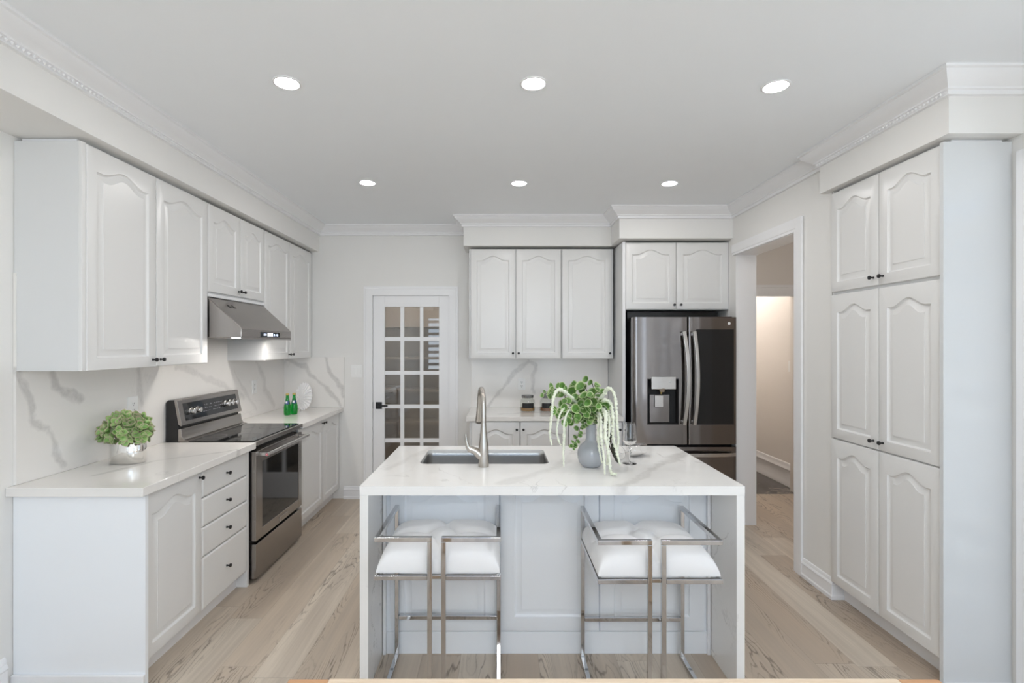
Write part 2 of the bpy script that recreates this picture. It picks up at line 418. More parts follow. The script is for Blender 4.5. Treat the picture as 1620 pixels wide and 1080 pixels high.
MB_BASE = srgb(234, 231, 227); MB_VEIN = srgb(168, 165, 162)
def pl(px, py):                                       # a point of the left wall panel read off the photograph
    Y = 2.145*F/(CX-px); return (Y, H-(py-CY)*Y/F)
def pb(px, py, Y=5.035): return ((px-CX)*Y/F, H-(py-CY)*Y/F)
def s45(*p): return [pl(x/4.5, 500+y/4.5) for x, y in p]
def s38(*p): return [pl(240+x/3.857, 460+y/3.857) for x, y in p]
def s385(*p): return [pb(440+x/3.856, 560+y/3.856) for x, y in p]
def s6(*p): return [pb(730+x/6.0, 560+y/6.0) for x, y in p]
def top(*p):
    out = []
    for x, y in p:
        Y = 0.625*F/(y-CY); out.append(((x-CX)*Y/F, Y))
    return out
M['splash_l'] = marble('backsplash_marble_left', MB_BASE, MB_VEIN, [
    (s45((125,400),(150,500),(205,600),(230,680),(235,760),(340,790),(385,870),(400,950),(450,1070)), 0.021, 0.58),
    (s45((365,395),(400,490),(470,550),(580,582)), 0.023, 0.62),
    (s45((985,380),(1000,470),(1015,600)), 0.029, 0.43),
    (s38((150,455),(300,510),(370,545),(450,585),(560,650)), 0.025, 0.33),
    (s38((640,440),(690,540),(690,600),(745,690)), 0.045, 0.43),
    (s38((500,490),(560,600),(640,720)), 0.025, 0.31)], 'yz', 0.15, 0.12, 1.3)
M['splash_c'] = marble('backsplash_marble_corner', MB_BASE, MB_VEIN, [
    (s385((60,35),(170,70),(200,130),(270,190),(350,260),(380,310)), 0.025, 0.58),
    (s385((285,20),(310,100),(370,180),(402,260)), 0.025, 0.62)], 'xz', 0.5, 0.1, 2.1)
M['splash_b'] = marble('backsplash_marble_back', MB_BASE, MB_VEIN, [
    (s6((640,55),(540,140),(460,220),(400,330),(300,430),(245,500)), 0.021, 0.55),
    (s6((640,55),(700,100),(710,150),(670,220),(670,320),(690,370)), 0.020, 0.51)], 'xz', 0.4, 0.1, 3.7)
M['top_l'] = marble('counter_quartz_left', MB_BASE, MB_VEIN, [
    (top((150,752),(250,728),(400,708)), 0.018, 0.5)], 'xy', 0.35, 0.12, 4.4, 0.13)
M['top_f'] = marble('counter_quartz_far', MB_BASE, MB_VEIN, (), 'xy', 0.35, 0.15, 6.4, 0.13)
M['top_b'] = marble('counter_quartz_back', MB_BASE, MB_VEIN, [
    (top((790,655),(850,652),(900,658)), 0.03, 0.5)], 'xy', 0.35, 0.15, 8.4, 0.13)
M['isl'] = marble('island_quartz', srgb(244, 242, 239), srgb(176, 172, 168), [
    (top((1090,712),(1060,728),(1030,742),(1000,762),(975,772)), 0.034, 0.55),
    (top((905,716),(880,738),(840,752),(800,764)), 0.035, 0.30),
    (top((690,704),(650,724),(610,742)), 0.03, 0.28)], 'xy', 0.6, 0.2, 9.1, 0.13, 1.6)
# ------------------------------------------------------------------ room shell
ZC = 2.72                                            # ceiling
XL, XRN, XR, YW = -2.158, 2.298, 2.018, 5.05         # left wall, dining right wall, kitchen right wall, back wall
ZS = 2.46
b = MB().box(-2.4, 3.3, -3.8, 5.2, -0.1, 0); struct('floor', b, M['floor'])
b = MB().box(-0.5, 3.3, 5.2, 7.4, -0.1, 0.0); struct('floor_hall', b, M['tile'])
b = MB().box(-2.4, 3.4, -3.8, 7.4, ZC, ZC+0.1)
cl = struct('ceiling', b, M['ceil'])
b = MB().box(XL-0.12, XL, -3.7, 5.17, 0, ZC); struct('wall_left', b, M['wall'])
# back wall with door opening
DX0, DX1, DZ = -1.272, -0.489, 2.035
b = MB(); b.box(XL, DX0, YW, YW+0.12, 0, ZC); b.box(DX1, 2.19, YW, YW+0.12, 0, ZC); b.box(DX0, DX1, YW, YW+0.12, DZ, ZC)
struct('wall_back', b, M['wall'])
# kitchen right wall: pantry alcove behind, opening into hall
OY0, OY1, OZ = 3.44, 4.31, 2.30
b = MB(); b.box(XR, XR+0.17, 3.06, OY0, 0, ZC); b.box(XR, XR+0.17, OY1, YW, 0, ZC); b.box(XR, XR+0.17, OY0, OY1, OZ, ZC)
b.box(XR, 2.72, 3.056, 3.066, 0, ZC)
struct('wall_right', b, M['wall'])
b = MB()
for y0_, y1_, z0_, z1_ in ((-3.7, -2.0, 0, ZC), (-0.4, 0.62, 0, ZC), (2.14, 3.05, 0, ZC), (-2.0, -0.4, 0, 0.5), (-2.0, -0.4, 2.3, ZC), (0.62, 2.14, 2.30, ZC)):
    b.box(XRN, XRN+0.12, y0_, y1_, z0_, z1_)
struct('wall_dining_right', b, M['wall'])
b = MB()
for x0, x1, z0, z1 in ((XL, -1.97, 0, ZC), (-1.47, -1.0, 0, ZC), (1.9, XRN, 0, ZC), (-1.97, -1.47, 0, 0.75), (-1.97, -1.47, 2.25, ZC), (-1.0, 1.9, 2.4, ZC), (-1.0, 1.9, 0, 0.1)):
    b.box(x0, x1, YB-0.1, YB, z0, z1)
struct('wall_behind', b, M['wall'])
# hall beyond the opening
b = MB(); b.box(3.14, 3.26, 3.0, 7.3, 0, ZC); struct('wall_hall_right', b, M['hall'])
b = MB(); b.box(2.19, 2.27, 5.2, 5.32, 0, ZC); b.box(3.06, 3.14, 5.2, 5.32, 0, ZC); b.box(2.27, 3.06, 5.2, 5.32, 2.05, ZC)
struct('wall_hall_cross', b, M['hall'])
b = MB().box(-0.3, 3.3, 7.2, 7.3, 0, ZC); b.box(1.9, 2.19, 5.17, 7.2, 0, ZC); struct('wall_hall_end', b, M['hall'])
b = MB().box(2.19, 3.14, 3.07, 3.10, 0, ZC); struct('wall_hall_near', b, M['hall'])
# hall doorway casing
b = MB(); b.box(2.20, 2.29, 5.18, 5.2, 0, 2.03); b.box(3.04, 3.13, 5.18, 5.2, 0, 2.03); b.box(2.20, 3.13, 5.175, 5.2, 2.03, 2.12)
b.box(2.19, 3.14, 5.165, 5.2, 2.12, 2.145)
struct('trim_1', b, M['trim'])
# pantry room behind the glass door
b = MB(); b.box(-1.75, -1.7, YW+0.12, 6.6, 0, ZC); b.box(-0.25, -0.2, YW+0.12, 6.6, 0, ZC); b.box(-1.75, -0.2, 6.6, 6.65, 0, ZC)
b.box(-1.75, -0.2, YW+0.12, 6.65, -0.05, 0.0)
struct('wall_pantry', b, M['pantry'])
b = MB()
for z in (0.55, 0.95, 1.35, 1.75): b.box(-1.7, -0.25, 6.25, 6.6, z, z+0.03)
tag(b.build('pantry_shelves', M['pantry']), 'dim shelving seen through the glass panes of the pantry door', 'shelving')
# soffits (bulkheads)
XSL = -1.80
b = MB().box(XL, XSL, -3.6, YW, ZS, ZC); struct('wall_soffit_left', b, M['wall'])
YSB, XSB = 4.68, -0.332
b = MB().box(XSB, 1.04, YSB, YW, 2.45, ZC); struct('wall_soffit_back', b, M['wall'])
YSF, XSF = 4.37, 1.037
b = MB().box(XSF, 2.018, YSF, YW, 2.455, ZC); struct('wall_soffit_fridge', b, M['wall'])
XSR, YSR, YSR1 = 1.968, 2.215, 3.105
b = MB().box(XSR, 2.72, YSR, YSR1, ZS, ZC); struct('wall_soffit_right', b, M['wall'])

# crown moulding: (path, outward side) swept with a cove profile hanging from the ceiling
CP = [(0.0, 0.0), (0.090, 0.0), (0.090, -0.012), (0.080, -0.016), (0.074, -0.030), (0.052, -0.048), (0.034, -0.060), (0.026, -0.068), (0.026, -0.074), (0.016, -0.078), (0.016, -0.096), (0.0, -0.098)]
def sweep2d(mb, path, prof, z, sgn=1, ends=None):
    """profile (out, dz) swept along a plan path; out is to the left of travel times sgn"""
    P = [Vector((x, y)) for x, y in path]; rings = []
    for i, p in enumerate(P):
        d0 = (P[i]-P[i-1]).normalized() if i else (P[1]-P[0]).normalized()
        d1 = (P[i+1]-P[i]).normalized() if i < len(P)-1 else d0
        n0 = Vector((-d0.y, d0.x))*sgn; n1 = Vector((-d1.y, d1.x))*sgn
        m_ = (n0+n1).normalized(); k = 1/max(m_.dot(n0), 0.3)
        rings.append([(p.x+m_.x*o*k, p.y+m_.y*o*k, z+h) for o, h in prof])
    mb.rings(rings)
def beads(mb, a, b_, out, z, pitch=0.022, r=0.0075):
    A, B = Vector(a), Vector(b_); n = int((B-A).length/pitch)
    for i in range(n):
        p = A.lerp(B, (i+0.5)/n); q = p+Vector(out)
        d = (B-A).normalized()*pitch*0.42
        c = Vector((q.x, q.y, z))
        u = Vector((d.x, d.y, 0)); w = Vector((out[0], out[1], 0)).normalized()*r; k = Vector((0, 0, r))
        mb.add([c-u, c+w, c+k, c-w*0.3, c-k, c+u], [(0,1,2), (0,2,3), (0,3,4), (0,4,1), (5,2,1), (5,3,2), (5,4,3), (5,1,4)])
b = MB(); sweep2d(b, [(XSL, -3.6), (XSL, YW), (XSB, YW), (XSB, YSB), (XSF, YSB), (XSF, YSF), (XR, YSF), (XR, YSR1), (XSR, YSR1), (XSR, YSR), (XRN+0.1, YSR)], CP, ZC, -1)
beads(b, (XSL, -0.5), (XSL, YW-0.05), (0.024, 0), ZC-0.086)
beads(b, (XSR, YSR), (XSR, YSR1), (-0.024, 0), ZC-0.086)
struct('trim_2', b, M['trim'], smooth=30)
# baseboards
BP = [(0, 0), (0.022, 0), (0.022, 0.020), (0.016, 0.028), (0.014, 0.085), (0.019, 0.090), (0.016, 0.098), (0.010, 0.104), (0.010, 0.112), (0.006, 0.122), (0, 0.125)]
def bboard(name, path, sgn=1, k=1.0):
    m = MB(); sweep2d(m, path, [(o, h*k) for o, h in BP], 0, sgn); return struct(name, m, M['trim'], smooth=30)
bboard('baseboard_left', [(XL, -3.6), (XL, 2.205)], -1, 1.38)
bboard('baseboard_back', [(-1.55, YW), (-1.342, YW)], -1)
bboard('baseboard_back_right', [(-0.42, YW), (-0.285, YW)], -1)
bboard('baseboard_right', [(XR, 3.352), (XR, 3.062), (XR+0.058, 3.062)], -1)
bboard('baseboard_dining_right', [(XRN, 0.53), (XRN, -3.6)], -1, 1.1)
bboard('baseboard_hall', [(3.14, 7.2), (3.14, 5.32)], -1, 2.0)
bboard('baseboard_hall_near', [(3.14, 5.18), (3.14, 3.1)], -1, 2.0)
# casings
def casing(name, pts, w, t, nrm, mat='trim'):
    """flat moulded casing along a 3D polyline in a wall plane"""
    m = MB(); m.sq(pts, w, t, up=nrm)
    return struct(name, m, M[mat], bev=0.006)
def cas_x(name, x, y0, y1, z1, w=0.088, t=0.02, s=-1):     # on a wall of constant x
    m = MB()
    xs = sorted((x, x+s*t))
    for a0, a1 in ((y0-w, y0), (y1, y1+w)):
        m.box(xs[0], xs[1], a0, a1, 0, z1+w)
    m.box(xs[0], xs[1], y0, y1, z1, z1+w)
    xs2 = sorted((x+s*t, x+s*(t+0.012)))
    m.box(xs2[0], xs2[1], y0-w, y0-w+0.022, 0, z1+w); m.box(xs2[0], xs2[1], y0-w, y1+w, z1+w-0.022, z1+w); m.box(xs2[0], xs2[1], y1+w-0.022, y1+w, 0, z1+w)
    return struct(name, m, M['trim'], bev=0.005)
CASP = [(-0.044, -0.010), (0.022, -0.010), (0.028, -0.006), (0.044, -0.006), (0.044, 0.010), (-0.036, 0.010), (-0.044, 0.006)]
def casing(name, pts, up, flip=1, closed_bottom=True):
    """moulded casing swept with mitred corners; profile (across the face, outward)"""
    m = MB(); m.tube(pts, 1.0, prof=[(a*flip, b) for a, b in CASP], up=up); return struct(name, m, M['trim'], smooth=25)
c = 0.044
casing('trim_3', [(XR-0.010, OY0-c, 0), (XR-0.010, OY0-c, OZ+c), (XR-0.010, OY1+0.04, OZ+c)], (1, 0, 0))
m = MB(); m.box(XR-0.004, XR+0.17, OY0-0.002, OY0+0.004, 0, OZ-0.004); m.box(XR-0.002, XR+0.17, OY1-0.004, OY1+0.001, 0, OZ-0.004); m.box(XR-0.002, XR+0.17, OY0, OY1, OZ-0.004, OZ+0.001)
struct('trim_6', m, M['trim'])
m = MB(); m.box(XRN-0.02, XRN, 2.14, 2.232, 0, 2.388); m.box(XRN-0.02, XRN, 0.9, 2.1399, 2.30, 2.388); struct('trim_4', m, M['trim'], bev=0.003)
casing('trim_5', [(-1.342+0.035, YW-0.010, 0), (-1.342+0.035, YW-0.010, 2.105-0.035), (-0.421-0.035, YW-0.010, 2.105-0.035), (-0.421-0.035, YW-0.010, 0)], (0, 1, 0))
m = MB(); m.box(DX0-0.001, DX0+0.006, YW, YW+0.12, 0, DZ-0.006); m.box(DX1-0.006, DX1+0.001, YW, YW+0.12, 0, DZ-0.006); m.box(DX0, DX1, YW, YW+0.12, DZ-0.006, DZ+0.001)
struct('trim_7', m, M['trim'])

# glazed pantry door
dr = thing('door_1', (-1.26, YW, 0), kind='structure')
x0, x1, z0, z1 = -1.262, -0.499, 0.008, 2.027
px = [(-1.1456, -0.9903), (-0.9532, -0.7948), (-0.7608, -0.6023)]; 
pz = [(1.611-0.338*k, 1.911-0.338*k) for k in range(5)]
m = MB(); y0, y1 = YW+0.002, YW+0.040
m.box(x0, px[0][0], y0, y1, z0, z1); m.box(px[2][1], x1, y0, y1, z0, z1)
m.box(px[0][0], px[2][1], y0, y1, pz[0][1], z1); m.box(px[0][0], px[2][1], y0, y1, z0, pz[4][0])
struct('door_frame', m, M['trim'], dr, bev=0.003)
m = MB()
for k in range(2): m.box(px[k][1], px[k+1][0], y0+0.006, y1-0.006, pz[4][0], pz[0][1])
for k in range(4):
    for a_, c_ in px: m.box(a_, c_, y0+0.006, y1-0.006, pz[k+1][1], pz[k][0])
struct('muntins', m, M['trim'], dr)
for k in range(5):
    for a, c in px:
        m = MB().box(a-0.003, c+0.003, y0+0.016, y0+0.021, pz[k][0]-0.003, pz[k][1]+0.003); struct('pane', m, M['pane'], dr)
m = MB(); m.box(-1.235, -1.172, y0-0.008, y0, 0.893, 0.962); m.lathe([(0.012, 0), (0.012, -0.04)], (-1.203, y0-0.006, 0.93), 16, 'y')
m.box(-1.215, -1.105, y0-0.058, y0-0.044, 0.922, 0.938); struct('door_handle', m, M['knob'], dr, bev=0.002)
m = MB().box(-1.270, -1.264, y0-0.004, y0+0.03, 0.895, 0.96); struct('strike_plate', m, M['knob'], dr)
m = MB().lathe([(0.007, -0.05), (0.007, 0.05)], (-0.494, y0-0.004, 1.84), 10); struct('hinge', m, M['hinge'], dr)

# windows behind the camera
wn = thing('window_1', (0.45, YB-0.05, 0.1), kind='structure')
m = MB()
for xx in (-1.0, -0.05, 0.93, 1.86): m.box(xx, xx+0.05, YB-0.08, YB-0.02, 0.1, 2.4)
m.box(-1.0, 1.9, YB-0.08, YB-0.02, 0.1, 0.16); m.box(-1.0, 1.9, YB-0.08, YB-0.02, 2.34, 2.4); struct('window_frame', m, M['trim'], wn)
wn = thing('window_2', (-1.72, YB-0.05, 0.75), kind='structure')
m = MB(); m.box(-1.97, -1.93, YB-0.08, YB-0.02, 0.75, 2.25); m.box(-1.51, -1.47, YB-0.08, YB-0.02, 0.75, 2.25); struct('window_frame', m, M['trim'], wn)
m = MB()
for k in range(9): z = 0.80+k*0.165; m.box(-1.94, -1.50, YB-0.012, YB-0.006, z, z+0.075)
struct('window_blind', m, M['blind'], wn)

for nme, y0_, y1_, z0_, z1_ in (('window_3', 0.62, 2.14, 0.0, 2.30), ('window_4', -2.0, -0.4, 0.5, 2.30)):
    wn = thing(nme, (XRN+0.06, (y0_+y1_)/2, z0_), kind='structure')
    m = MB(); ym = (y0_+y1_)/2
    for yy in (y0_, ym-0.03, y1_-0.05): m.box(XRN+0.05, XRN+0.10, yy, yy+(0.05 if yy != ym-0.03 else 0.06), z0_+0.05, z1_-0.05)
    m.box(XRN+0.05, XRN+0.10, y0_, y1_, z0_, z0_+0.05); m.box(XRN+0.05, XRN+0.10, y0_, y1_, z1_-0.05, z1_); struct('window_frame', m, M['trim'], wn)
    m = MB(); n_ = int((z1_-z0_-0.15)/0.165)
    for k in range(n_): z = z1_-0.10-0.165*(k+1); m.box(XRN+0.030, XRN+0.034, y0_+0.02, y1_-0.02, z, z+(0.135 if z0_ == 0 else 0.045))
    struct('window_blind', m, M['blind'], wn)
m = MB(); m.box(XRN-0.02, XRN, 0.53, 0.62, 0, 2.388); struct('trim_8', m, M['trim'], bev=0.003)
# ------------------------------------------------------------------ cabinet builders (local frame: x right, front faces -y, z up)
def frame_M(loc, rz): return Matrix.Translation(Vector(loc)) @ Matrix.Rotation(rz, 4, 'Z')
def arch(u):
    s = min(abs(u)/0.80, 1.0); return 0.5*(1+math.cos(PI*s))
def door_panel(Mx, x0, x1, z0, z1, y, t=0.020, fr=0.056, archh=0.042, topm=None, arched=True):
    """raised-panel door with a cathedral arch; y is the plane of the back of the door, front at y-t"""
    m = MB(Mx); w, h = x1-x0, z1-z0; fr = min(fr, w*0.16); topm = topm or fr+0.008; K = 24
    archh = min(archh, w*0.12) if arched else 0
    def contour(off):
        a, b_ = x0+fr+off, x1-fr-off; zb = z0+fr+off; zt = z1-topm-archh-off
        pts = [(a, zb), (b_, zb)]
        for i in range(K+1):
            u = 1-2*i/K; xx = (a+b_)/2+u*(b_-a)/2; pts.append((xx, zt+archh*arch(u)))
        return pts
    def outer(ins):
        a, b_ = x0+ins, x1-ins; pts = [(a, z0+ins), (b_, z0+ins)]
        for i in range(K+1):
            u = 1-2*i/K; pts.append(((a+b_)/2+u*(b_-a)/2, z1-ins))
        return pts
    R = []
    for ins, yy in ((0, y), (0, y-t+0.004), (0.0015, y-t+0.001), (0.004, y-t)): R.append([(p[0], yy, p[1]) for p in outer(ins)])
    for off, yy in ((0, y-t), (0.003, y-t+0.007), (0.008, y-t+0.0105), (0.013, y-t+0.0105), (0.038, y-t+0.0025), (0.0385, y-t+0.0008)):
        R.append([(p[0], yy, p[1]) for p in contour(off)])
    m.rings(R, True, True); return m
def knob(Mx, x, z, y):
    m = MB(Mx); m.lathe([(0.0, 0.0), (0.0065, 0.0), (0.0052, -0.004), (0.0044, -0.013), (0.0055, -0.017), (0.0100, -0.0185), (0.0110, -0.022), (0.0100, -0.0265), (0.0055, -0.028), (0.0, -0.028)], (x, y, z), 16, 'y', False, False)
    return m
def cabinet(name, loc, rz, W, D, z0, z1, doors=(), drawers=(), label=None, cat='cabinet', group=None, kick=0.0, mat='cab', extra=None, kickset=0.07, body_x=None, gap=0.0):
    Mx = frame_M((loc[0], loc[1], 0), rz)
    r = thing(name, (loc[0], loc[1], z0 if not kick else 0), label, cat, group, None, rz)
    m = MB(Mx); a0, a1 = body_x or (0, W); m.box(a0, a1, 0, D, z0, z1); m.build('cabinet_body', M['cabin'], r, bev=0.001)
    if kick: MB(Mx).box(0, W, kickset, kickset+0.02, 0, kick).build('toe_kick', M['trim'], r)
    for d in doors:
        dx0, dx1, dz0, dz1 = d[:4]
        dm = door_panel(Mx, dx0, dx1, dz0, dz1, 0)
        do = dm.build('door', M[mat], r, smooth=30)
        if len(d) > 4 and d[4]: knob(Mx, d[4][0], d[4][1], -0.020).build('knob', M['knob'], do)
    for d in drawers:
        dx0, dx1, dz0, dz1 = d[:4]
        m = MB(Mx); ins = lambda i, yy: [(dx0+i, yy, dz0+i), (dx1-i, yy, dz0+i), (dx1-i, yy, dz1-i), (dx0+i, yy, dz1-i)]
        m.rings([ins(0, 0), ins(0, -0.014), ins(0.003, -0.017), ins(0.010, -0.020)])
        do = m.build('drawer', M[mat], r, smooth=20)
        if len(d) > 4 and d[4]: knob(Mx, d[4][0], d[4][1], -0.020).build('knob', M['knob'], do)
    if extra: extra(Mx, r)
    return r
RL, RR = PI/2, -PI/2

# --- left upper cabinets; door faces at X=-1.85, bodies behind at -1.87. local x = world Y - loc.y
XB = -1.87
def ex(Mx, r):
    MB(Mx).box(0.0, 0.020, -0.016, 0.0, 1.417, 2.44).build('face_stile', M['cab'], r, bev=0.001)
    MB(Mx).box(0.02, 0.955, 0.025, 0.27, 2.44, 2.458).build('top_filler', M['trim'], r)
g = 'white raised-panel cabinets hung on the left wall'
cabinet('wall_cabinet', (XB, 2.247), RL, 0.962, 0.287, 1.417, 2.44,
        [(0.022, 0.478, 1.417, 2.436, (0.452, 1.455)), (0.484, 0.960, 1.420, 2.436, (0.512, 1.455))],
        label='tall white double-door cabinet on the left wall nearest the viewer', group=g, extra=ex)
def ex(Mx, r): MB(Mx).box(0.0, 0.770, -0.020, 0.02, 1.842, 1.862).build('bottom_rail', M['trim'], r, bev=0.002)
cabinet('wall_cabinet', (XB, 3.214), RL, 0.770, 0.287, 1.845, 2.44,
        [(0.003, 0.398, 1.875, 2.436, (0.372, 1.91)), (0.404, 0.767, 1.875, 2.436, (0.430, 1.91))],
        label='short white double-door cabinet directly above the steel range hood', group=g, extra=ex)
cabinet('wall_cabinet', (XB, 3.988), RL, 1.055, 0.287, 1.411, 2.44,
        [(0.004, 0.478, 1.411, 2.436, (0.452, 1.45)), (0.484, 0.98, 1.411, 2.436, (0.512, 1.45))],
        label='tall white double-door cabinet on the left wall beyond the hood, in the far corner', group=g)

# --- left base cabinets; door faces at X=-1.595, bodies at -1.615
XB = -1.615
def ex(Mx, r):
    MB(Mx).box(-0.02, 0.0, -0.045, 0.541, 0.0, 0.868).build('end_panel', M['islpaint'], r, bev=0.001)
    MB(Mx).box(-0.034, -0.02, -0.045, 0.541, 0.0, 0.075).build('shoe_board', M['trim'], r, bev=0.003)
g = 'white base cabinets along the left wall'
cabinet('base_cabinet', (XB, 2.262), RL, 0.452, 0.541, 0.10, 0.868,
        [(0.006, 0.448, 0.105, 0.862, (0.425, 0.828))],
        label='white base cabinet with one arched door and a plain grey-white end panel facing the viewer', group=g, kick=0.10, kickset=0.05, extra=ex)
def ex(Mx, r):
    MB(Mx).box(0.484, 0.508, -0.018, 0.08, 0.0, 0.868).build('end_stile', M['cab'], r, bev=0.001)
zs = [(0.712, 0.862), (0.553, 0.706), (0.391, 0.547), (0.105, 0.385)]
cabinet('drawer_cabinet', (XB, 2.716), RL, 0.508, 0.541, 0.10, 0.868, (),
        [(0.002, 0.482, a, c, (0.242, (a+c)/2)) for a, c in zs],
        label='white base cabinet with a stack of four drawers beside the steel range', group=g, kick=0.10, kickset=0.05, extra=ex)
cabinet('base_cabinet', (XB, 4.012), RL, 1.035, 0.541, 0.10, 0.868,
        [(0.004, 0.560, 0.105, 0.862, (0.535, 0.828)), (0.566, 1.025, 0.105, 0.862, (0.592, 0.828))],
        label='white double-door base cabinet beyond the range, in the far left corner', group=g, kick=0.10, kickset=0.05)

# --- back wall
YD = 4.72
g = 'white raised-panel cabinets hung on the back wall'
def bx(v): return (v-CX)*YD/F
ox = bx(742)
cabinet('wall_cabinet', (ox, YD+0.02), 0, 0.861, 0.30, 1.405, 2.43,
        [(bx(744.8)-ox, bx(815)-ox, 1.405, 2.427, (bx(811.5)-ox, 1.455)), (bx(816.6)-ox, bx(887.6)-ox, 1.405, 2.427, (bx(820.5)-ox, 1.455))],
        label='white double-door cabinet hung on the back wall above the glass jars', group=g)
ox = bx(888.4)
cabinet('wall_cabinet', (ox+0.001, YD+0.02), 0, 0.484, 0.30, 1.405, 2.43,
        [(bx(889.4)-ox, bx(967)-ox, 1.405, 2.427, (bx(965)-ox-0.004, 1.455))],
        label='white single-door cabinet hung on the back wall, beside the tall fridge side panel', group=g)
YB2 = 4.40
def cx(v): return (v-CX)*YB2/F
ox = cx(742.5)
def zb(y): return H-(y-CY)*YB2/F
g = 'white base cabinets on the back wall'
cabinet('base_cabinet', (ox, YB2+0.02), 0, cx(899.6)-ox, 0.62, 0.10, 0.868,
        [(cx(746.5)-ox, cx(821.8)-ox, 0.105, 0.862, (cx(817.5)-ox, zb(679))), (cx(823.5)-ox, cx(899)-ox, 0.105, 0.862, (cx(828)-ox, zb(679)))],
        label='white double-door base cabinet against the back wall, under the glass jars', group=g, kick=0.10)
cabinet('base_cabinet', (cx(899.6), YB2+0.02), 0, cx(985)-cx(899.6), 0.62, 0.10, 0.868,
        [(0.003, cx(984.3)-cx(899.6), 0.105, 0.862, (cx(980.5)-cx(899.6), zb(679)))],
        label='white single-door base cabinet on the back wall, next to the fridge panel', group=g, kick=0.10)
# tall fridge side panel
r = thing('fridge_side_panel', (1.096, 4.74, 0), 'tall white side panel standing between the back cabinets and the refrigerator', 'panel')
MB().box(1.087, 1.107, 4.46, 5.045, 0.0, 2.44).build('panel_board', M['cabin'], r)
MB().box(1.083, 1.109, 4.445, 4.46, 0.0, 2.44).build('front_edge', M['trim'], r, bev=0.001)
YF = 4.45
def fx(v): return (v-CX)*YF/F
ox = fx(989.5)
cabinet('fridge_cabinet', (ox, YF+0.02), 0, fx(1154)-ox, 0.55, 1.842, 2.437,
        [(0.002, fx(1069.3)-ox, 1.846, 2.434, (fx(1066)-ox, 1.885)), (fx(1070.7)-ox, fx(1152.5)-ox, 1.846, 2.434, (fx(1076.5)-ox, 1.885))],
        label='white double-door cabinet above the refrigerator')
# filler wall board right of the fridge cabinet
tag(MB().box(fx(1154.5)+0.0, XR-0.001, 4.440, 4.449, 0.0, 2.44).build('filler_strip', M['trim']), 'narrow white filler strip between fridge cabinet and doorway wall', 'filler')

# --- pantry on the right; door faces at X=2.00, local x runs towards the viewer
def ex(Mx, r):
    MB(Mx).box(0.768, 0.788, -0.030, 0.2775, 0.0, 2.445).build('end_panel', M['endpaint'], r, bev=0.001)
    MB(Mx).box(0.788, 0.796, -0.02, 0.2775, 0.0, 0.02).build('shoe_board', M['trim'], r)
    MB(Mx).box(0.02, 0.77, 0.02, 0.25, 2.445, 2.459).build('top_filler', M['trim'], r)
s = 0.386; e = 0.766
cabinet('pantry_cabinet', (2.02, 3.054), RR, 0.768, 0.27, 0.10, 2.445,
        [(0.004, s-0.003, 1.850, 2.440, (s-0.035, 1.893)), (s+0.003, e, 1.850, 2.440, (s+0.032, 1.893)),
         (0.004, s-0.002, 0.979, 1.832, (s-0.035, 1.022)), (s+0.002, e, 0.979, 1.832, (s+0.032, 1.022)),
         (0.004, s-0.002, 0.110, 0.972, None), (s+0.002, e, 0.110, 0.972, None)],
        label='tall white six-door pantry cabinet built into the right wall', cat='cabinet', kick=0.10, kickset=0.055, extra=ex, body_x=(0, 0.766))

# --- worktops
def slab(name, polys, mat, label, cat='countertop', bev=0.003):
    m = MB()
    for p, z0, z1 in polys: m.prism(p, z0, z1, 'z')
    return tag(m.build(name, M[mat], bev=bev), label, cat)
slab('countertop', [([(XL+0.001, 2.206), (-1.555, 2.206), (-1.555, 3.233), (XL+0.001, 3.233)], 0.870, 0.910)], 'top_l', 'white veined quartz countertop on the left wall under the hydrangea pot')
slab('countertop', [([(XL+0.001, 4.001), (-1.555, 4.001), (-1.555, YW-0.001), (XL+0.001, YW-0.001)], 0.870, 0.910)], 'top_f', 'white quartz countertop in the far left corner under the green bottles')
slab('countertop', [([(-0.288, 4.385), (1.081, 4.385), (1.081, YW-0.001), (-0.288, YW-0.001)], 0.870, 0.910)], 'top_b', 'white quartz countertop on the back wall under the glass jars')
tag(MB().box(XL+0.001, XL+0.013, 2.244, YW-0.001, 0.911, 1.852).build('backsplash', M['splash_l']), 'marble slab backsplash with grey veins along the left wall behind the range', 'backsplash')
tag(MB().box(XL+0.014, -1.547, YW-0.014, YW-0.001, 0.911, 1.411).build('backsplash', M['splash_c']), 'small marble backsplash panel on the back wall beside the light switch', 'backsplash')
tag(MB().box(-0.282, 1.08, YW-0.014, YW-0.001, 0.911, 1.404).build('backsplash', M['splash_b']), 'marble backsplash panel with a forked grey vein behind the glass jars', 'backsplash')

# --- island
r = thing('kitchen_island', (0.235, 2.82, 0), 'pale painted island cabinet under the waterfall worktop, three arched panels facing the stools', 'cabinet')
IX0, IX1, IY = -0.577, 1.046, 2.516
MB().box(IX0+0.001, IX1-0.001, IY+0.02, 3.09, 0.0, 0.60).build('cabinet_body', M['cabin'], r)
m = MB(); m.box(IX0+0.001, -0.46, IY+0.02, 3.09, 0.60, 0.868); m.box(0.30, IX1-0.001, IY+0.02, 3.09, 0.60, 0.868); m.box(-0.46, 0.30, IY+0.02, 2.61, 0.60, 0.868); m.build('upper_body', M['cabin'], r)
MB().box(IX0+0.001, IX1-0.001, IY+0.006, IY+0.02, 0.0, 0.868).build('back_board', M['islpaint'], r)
for a in (IX0+0.001, IX1-0.016): MB().box(a, a+0.015, IY-0.016, IY+0.006, 0, 0.868).build('corner_trim', M['trim'], r, bev=0.002)
I4 = Matrix.Identity(4)
for a, c in ((-0.541, 0.000), (0.004, 0.494), (0.498, 1.014)):
    door_panel(I4, a, c, 0.115, 0.862, IY+0.006, t=0.016, fr=0.07, archh=0.05, topm=0.02).build('door_panel', M['islpaint'], r, smooth=30)
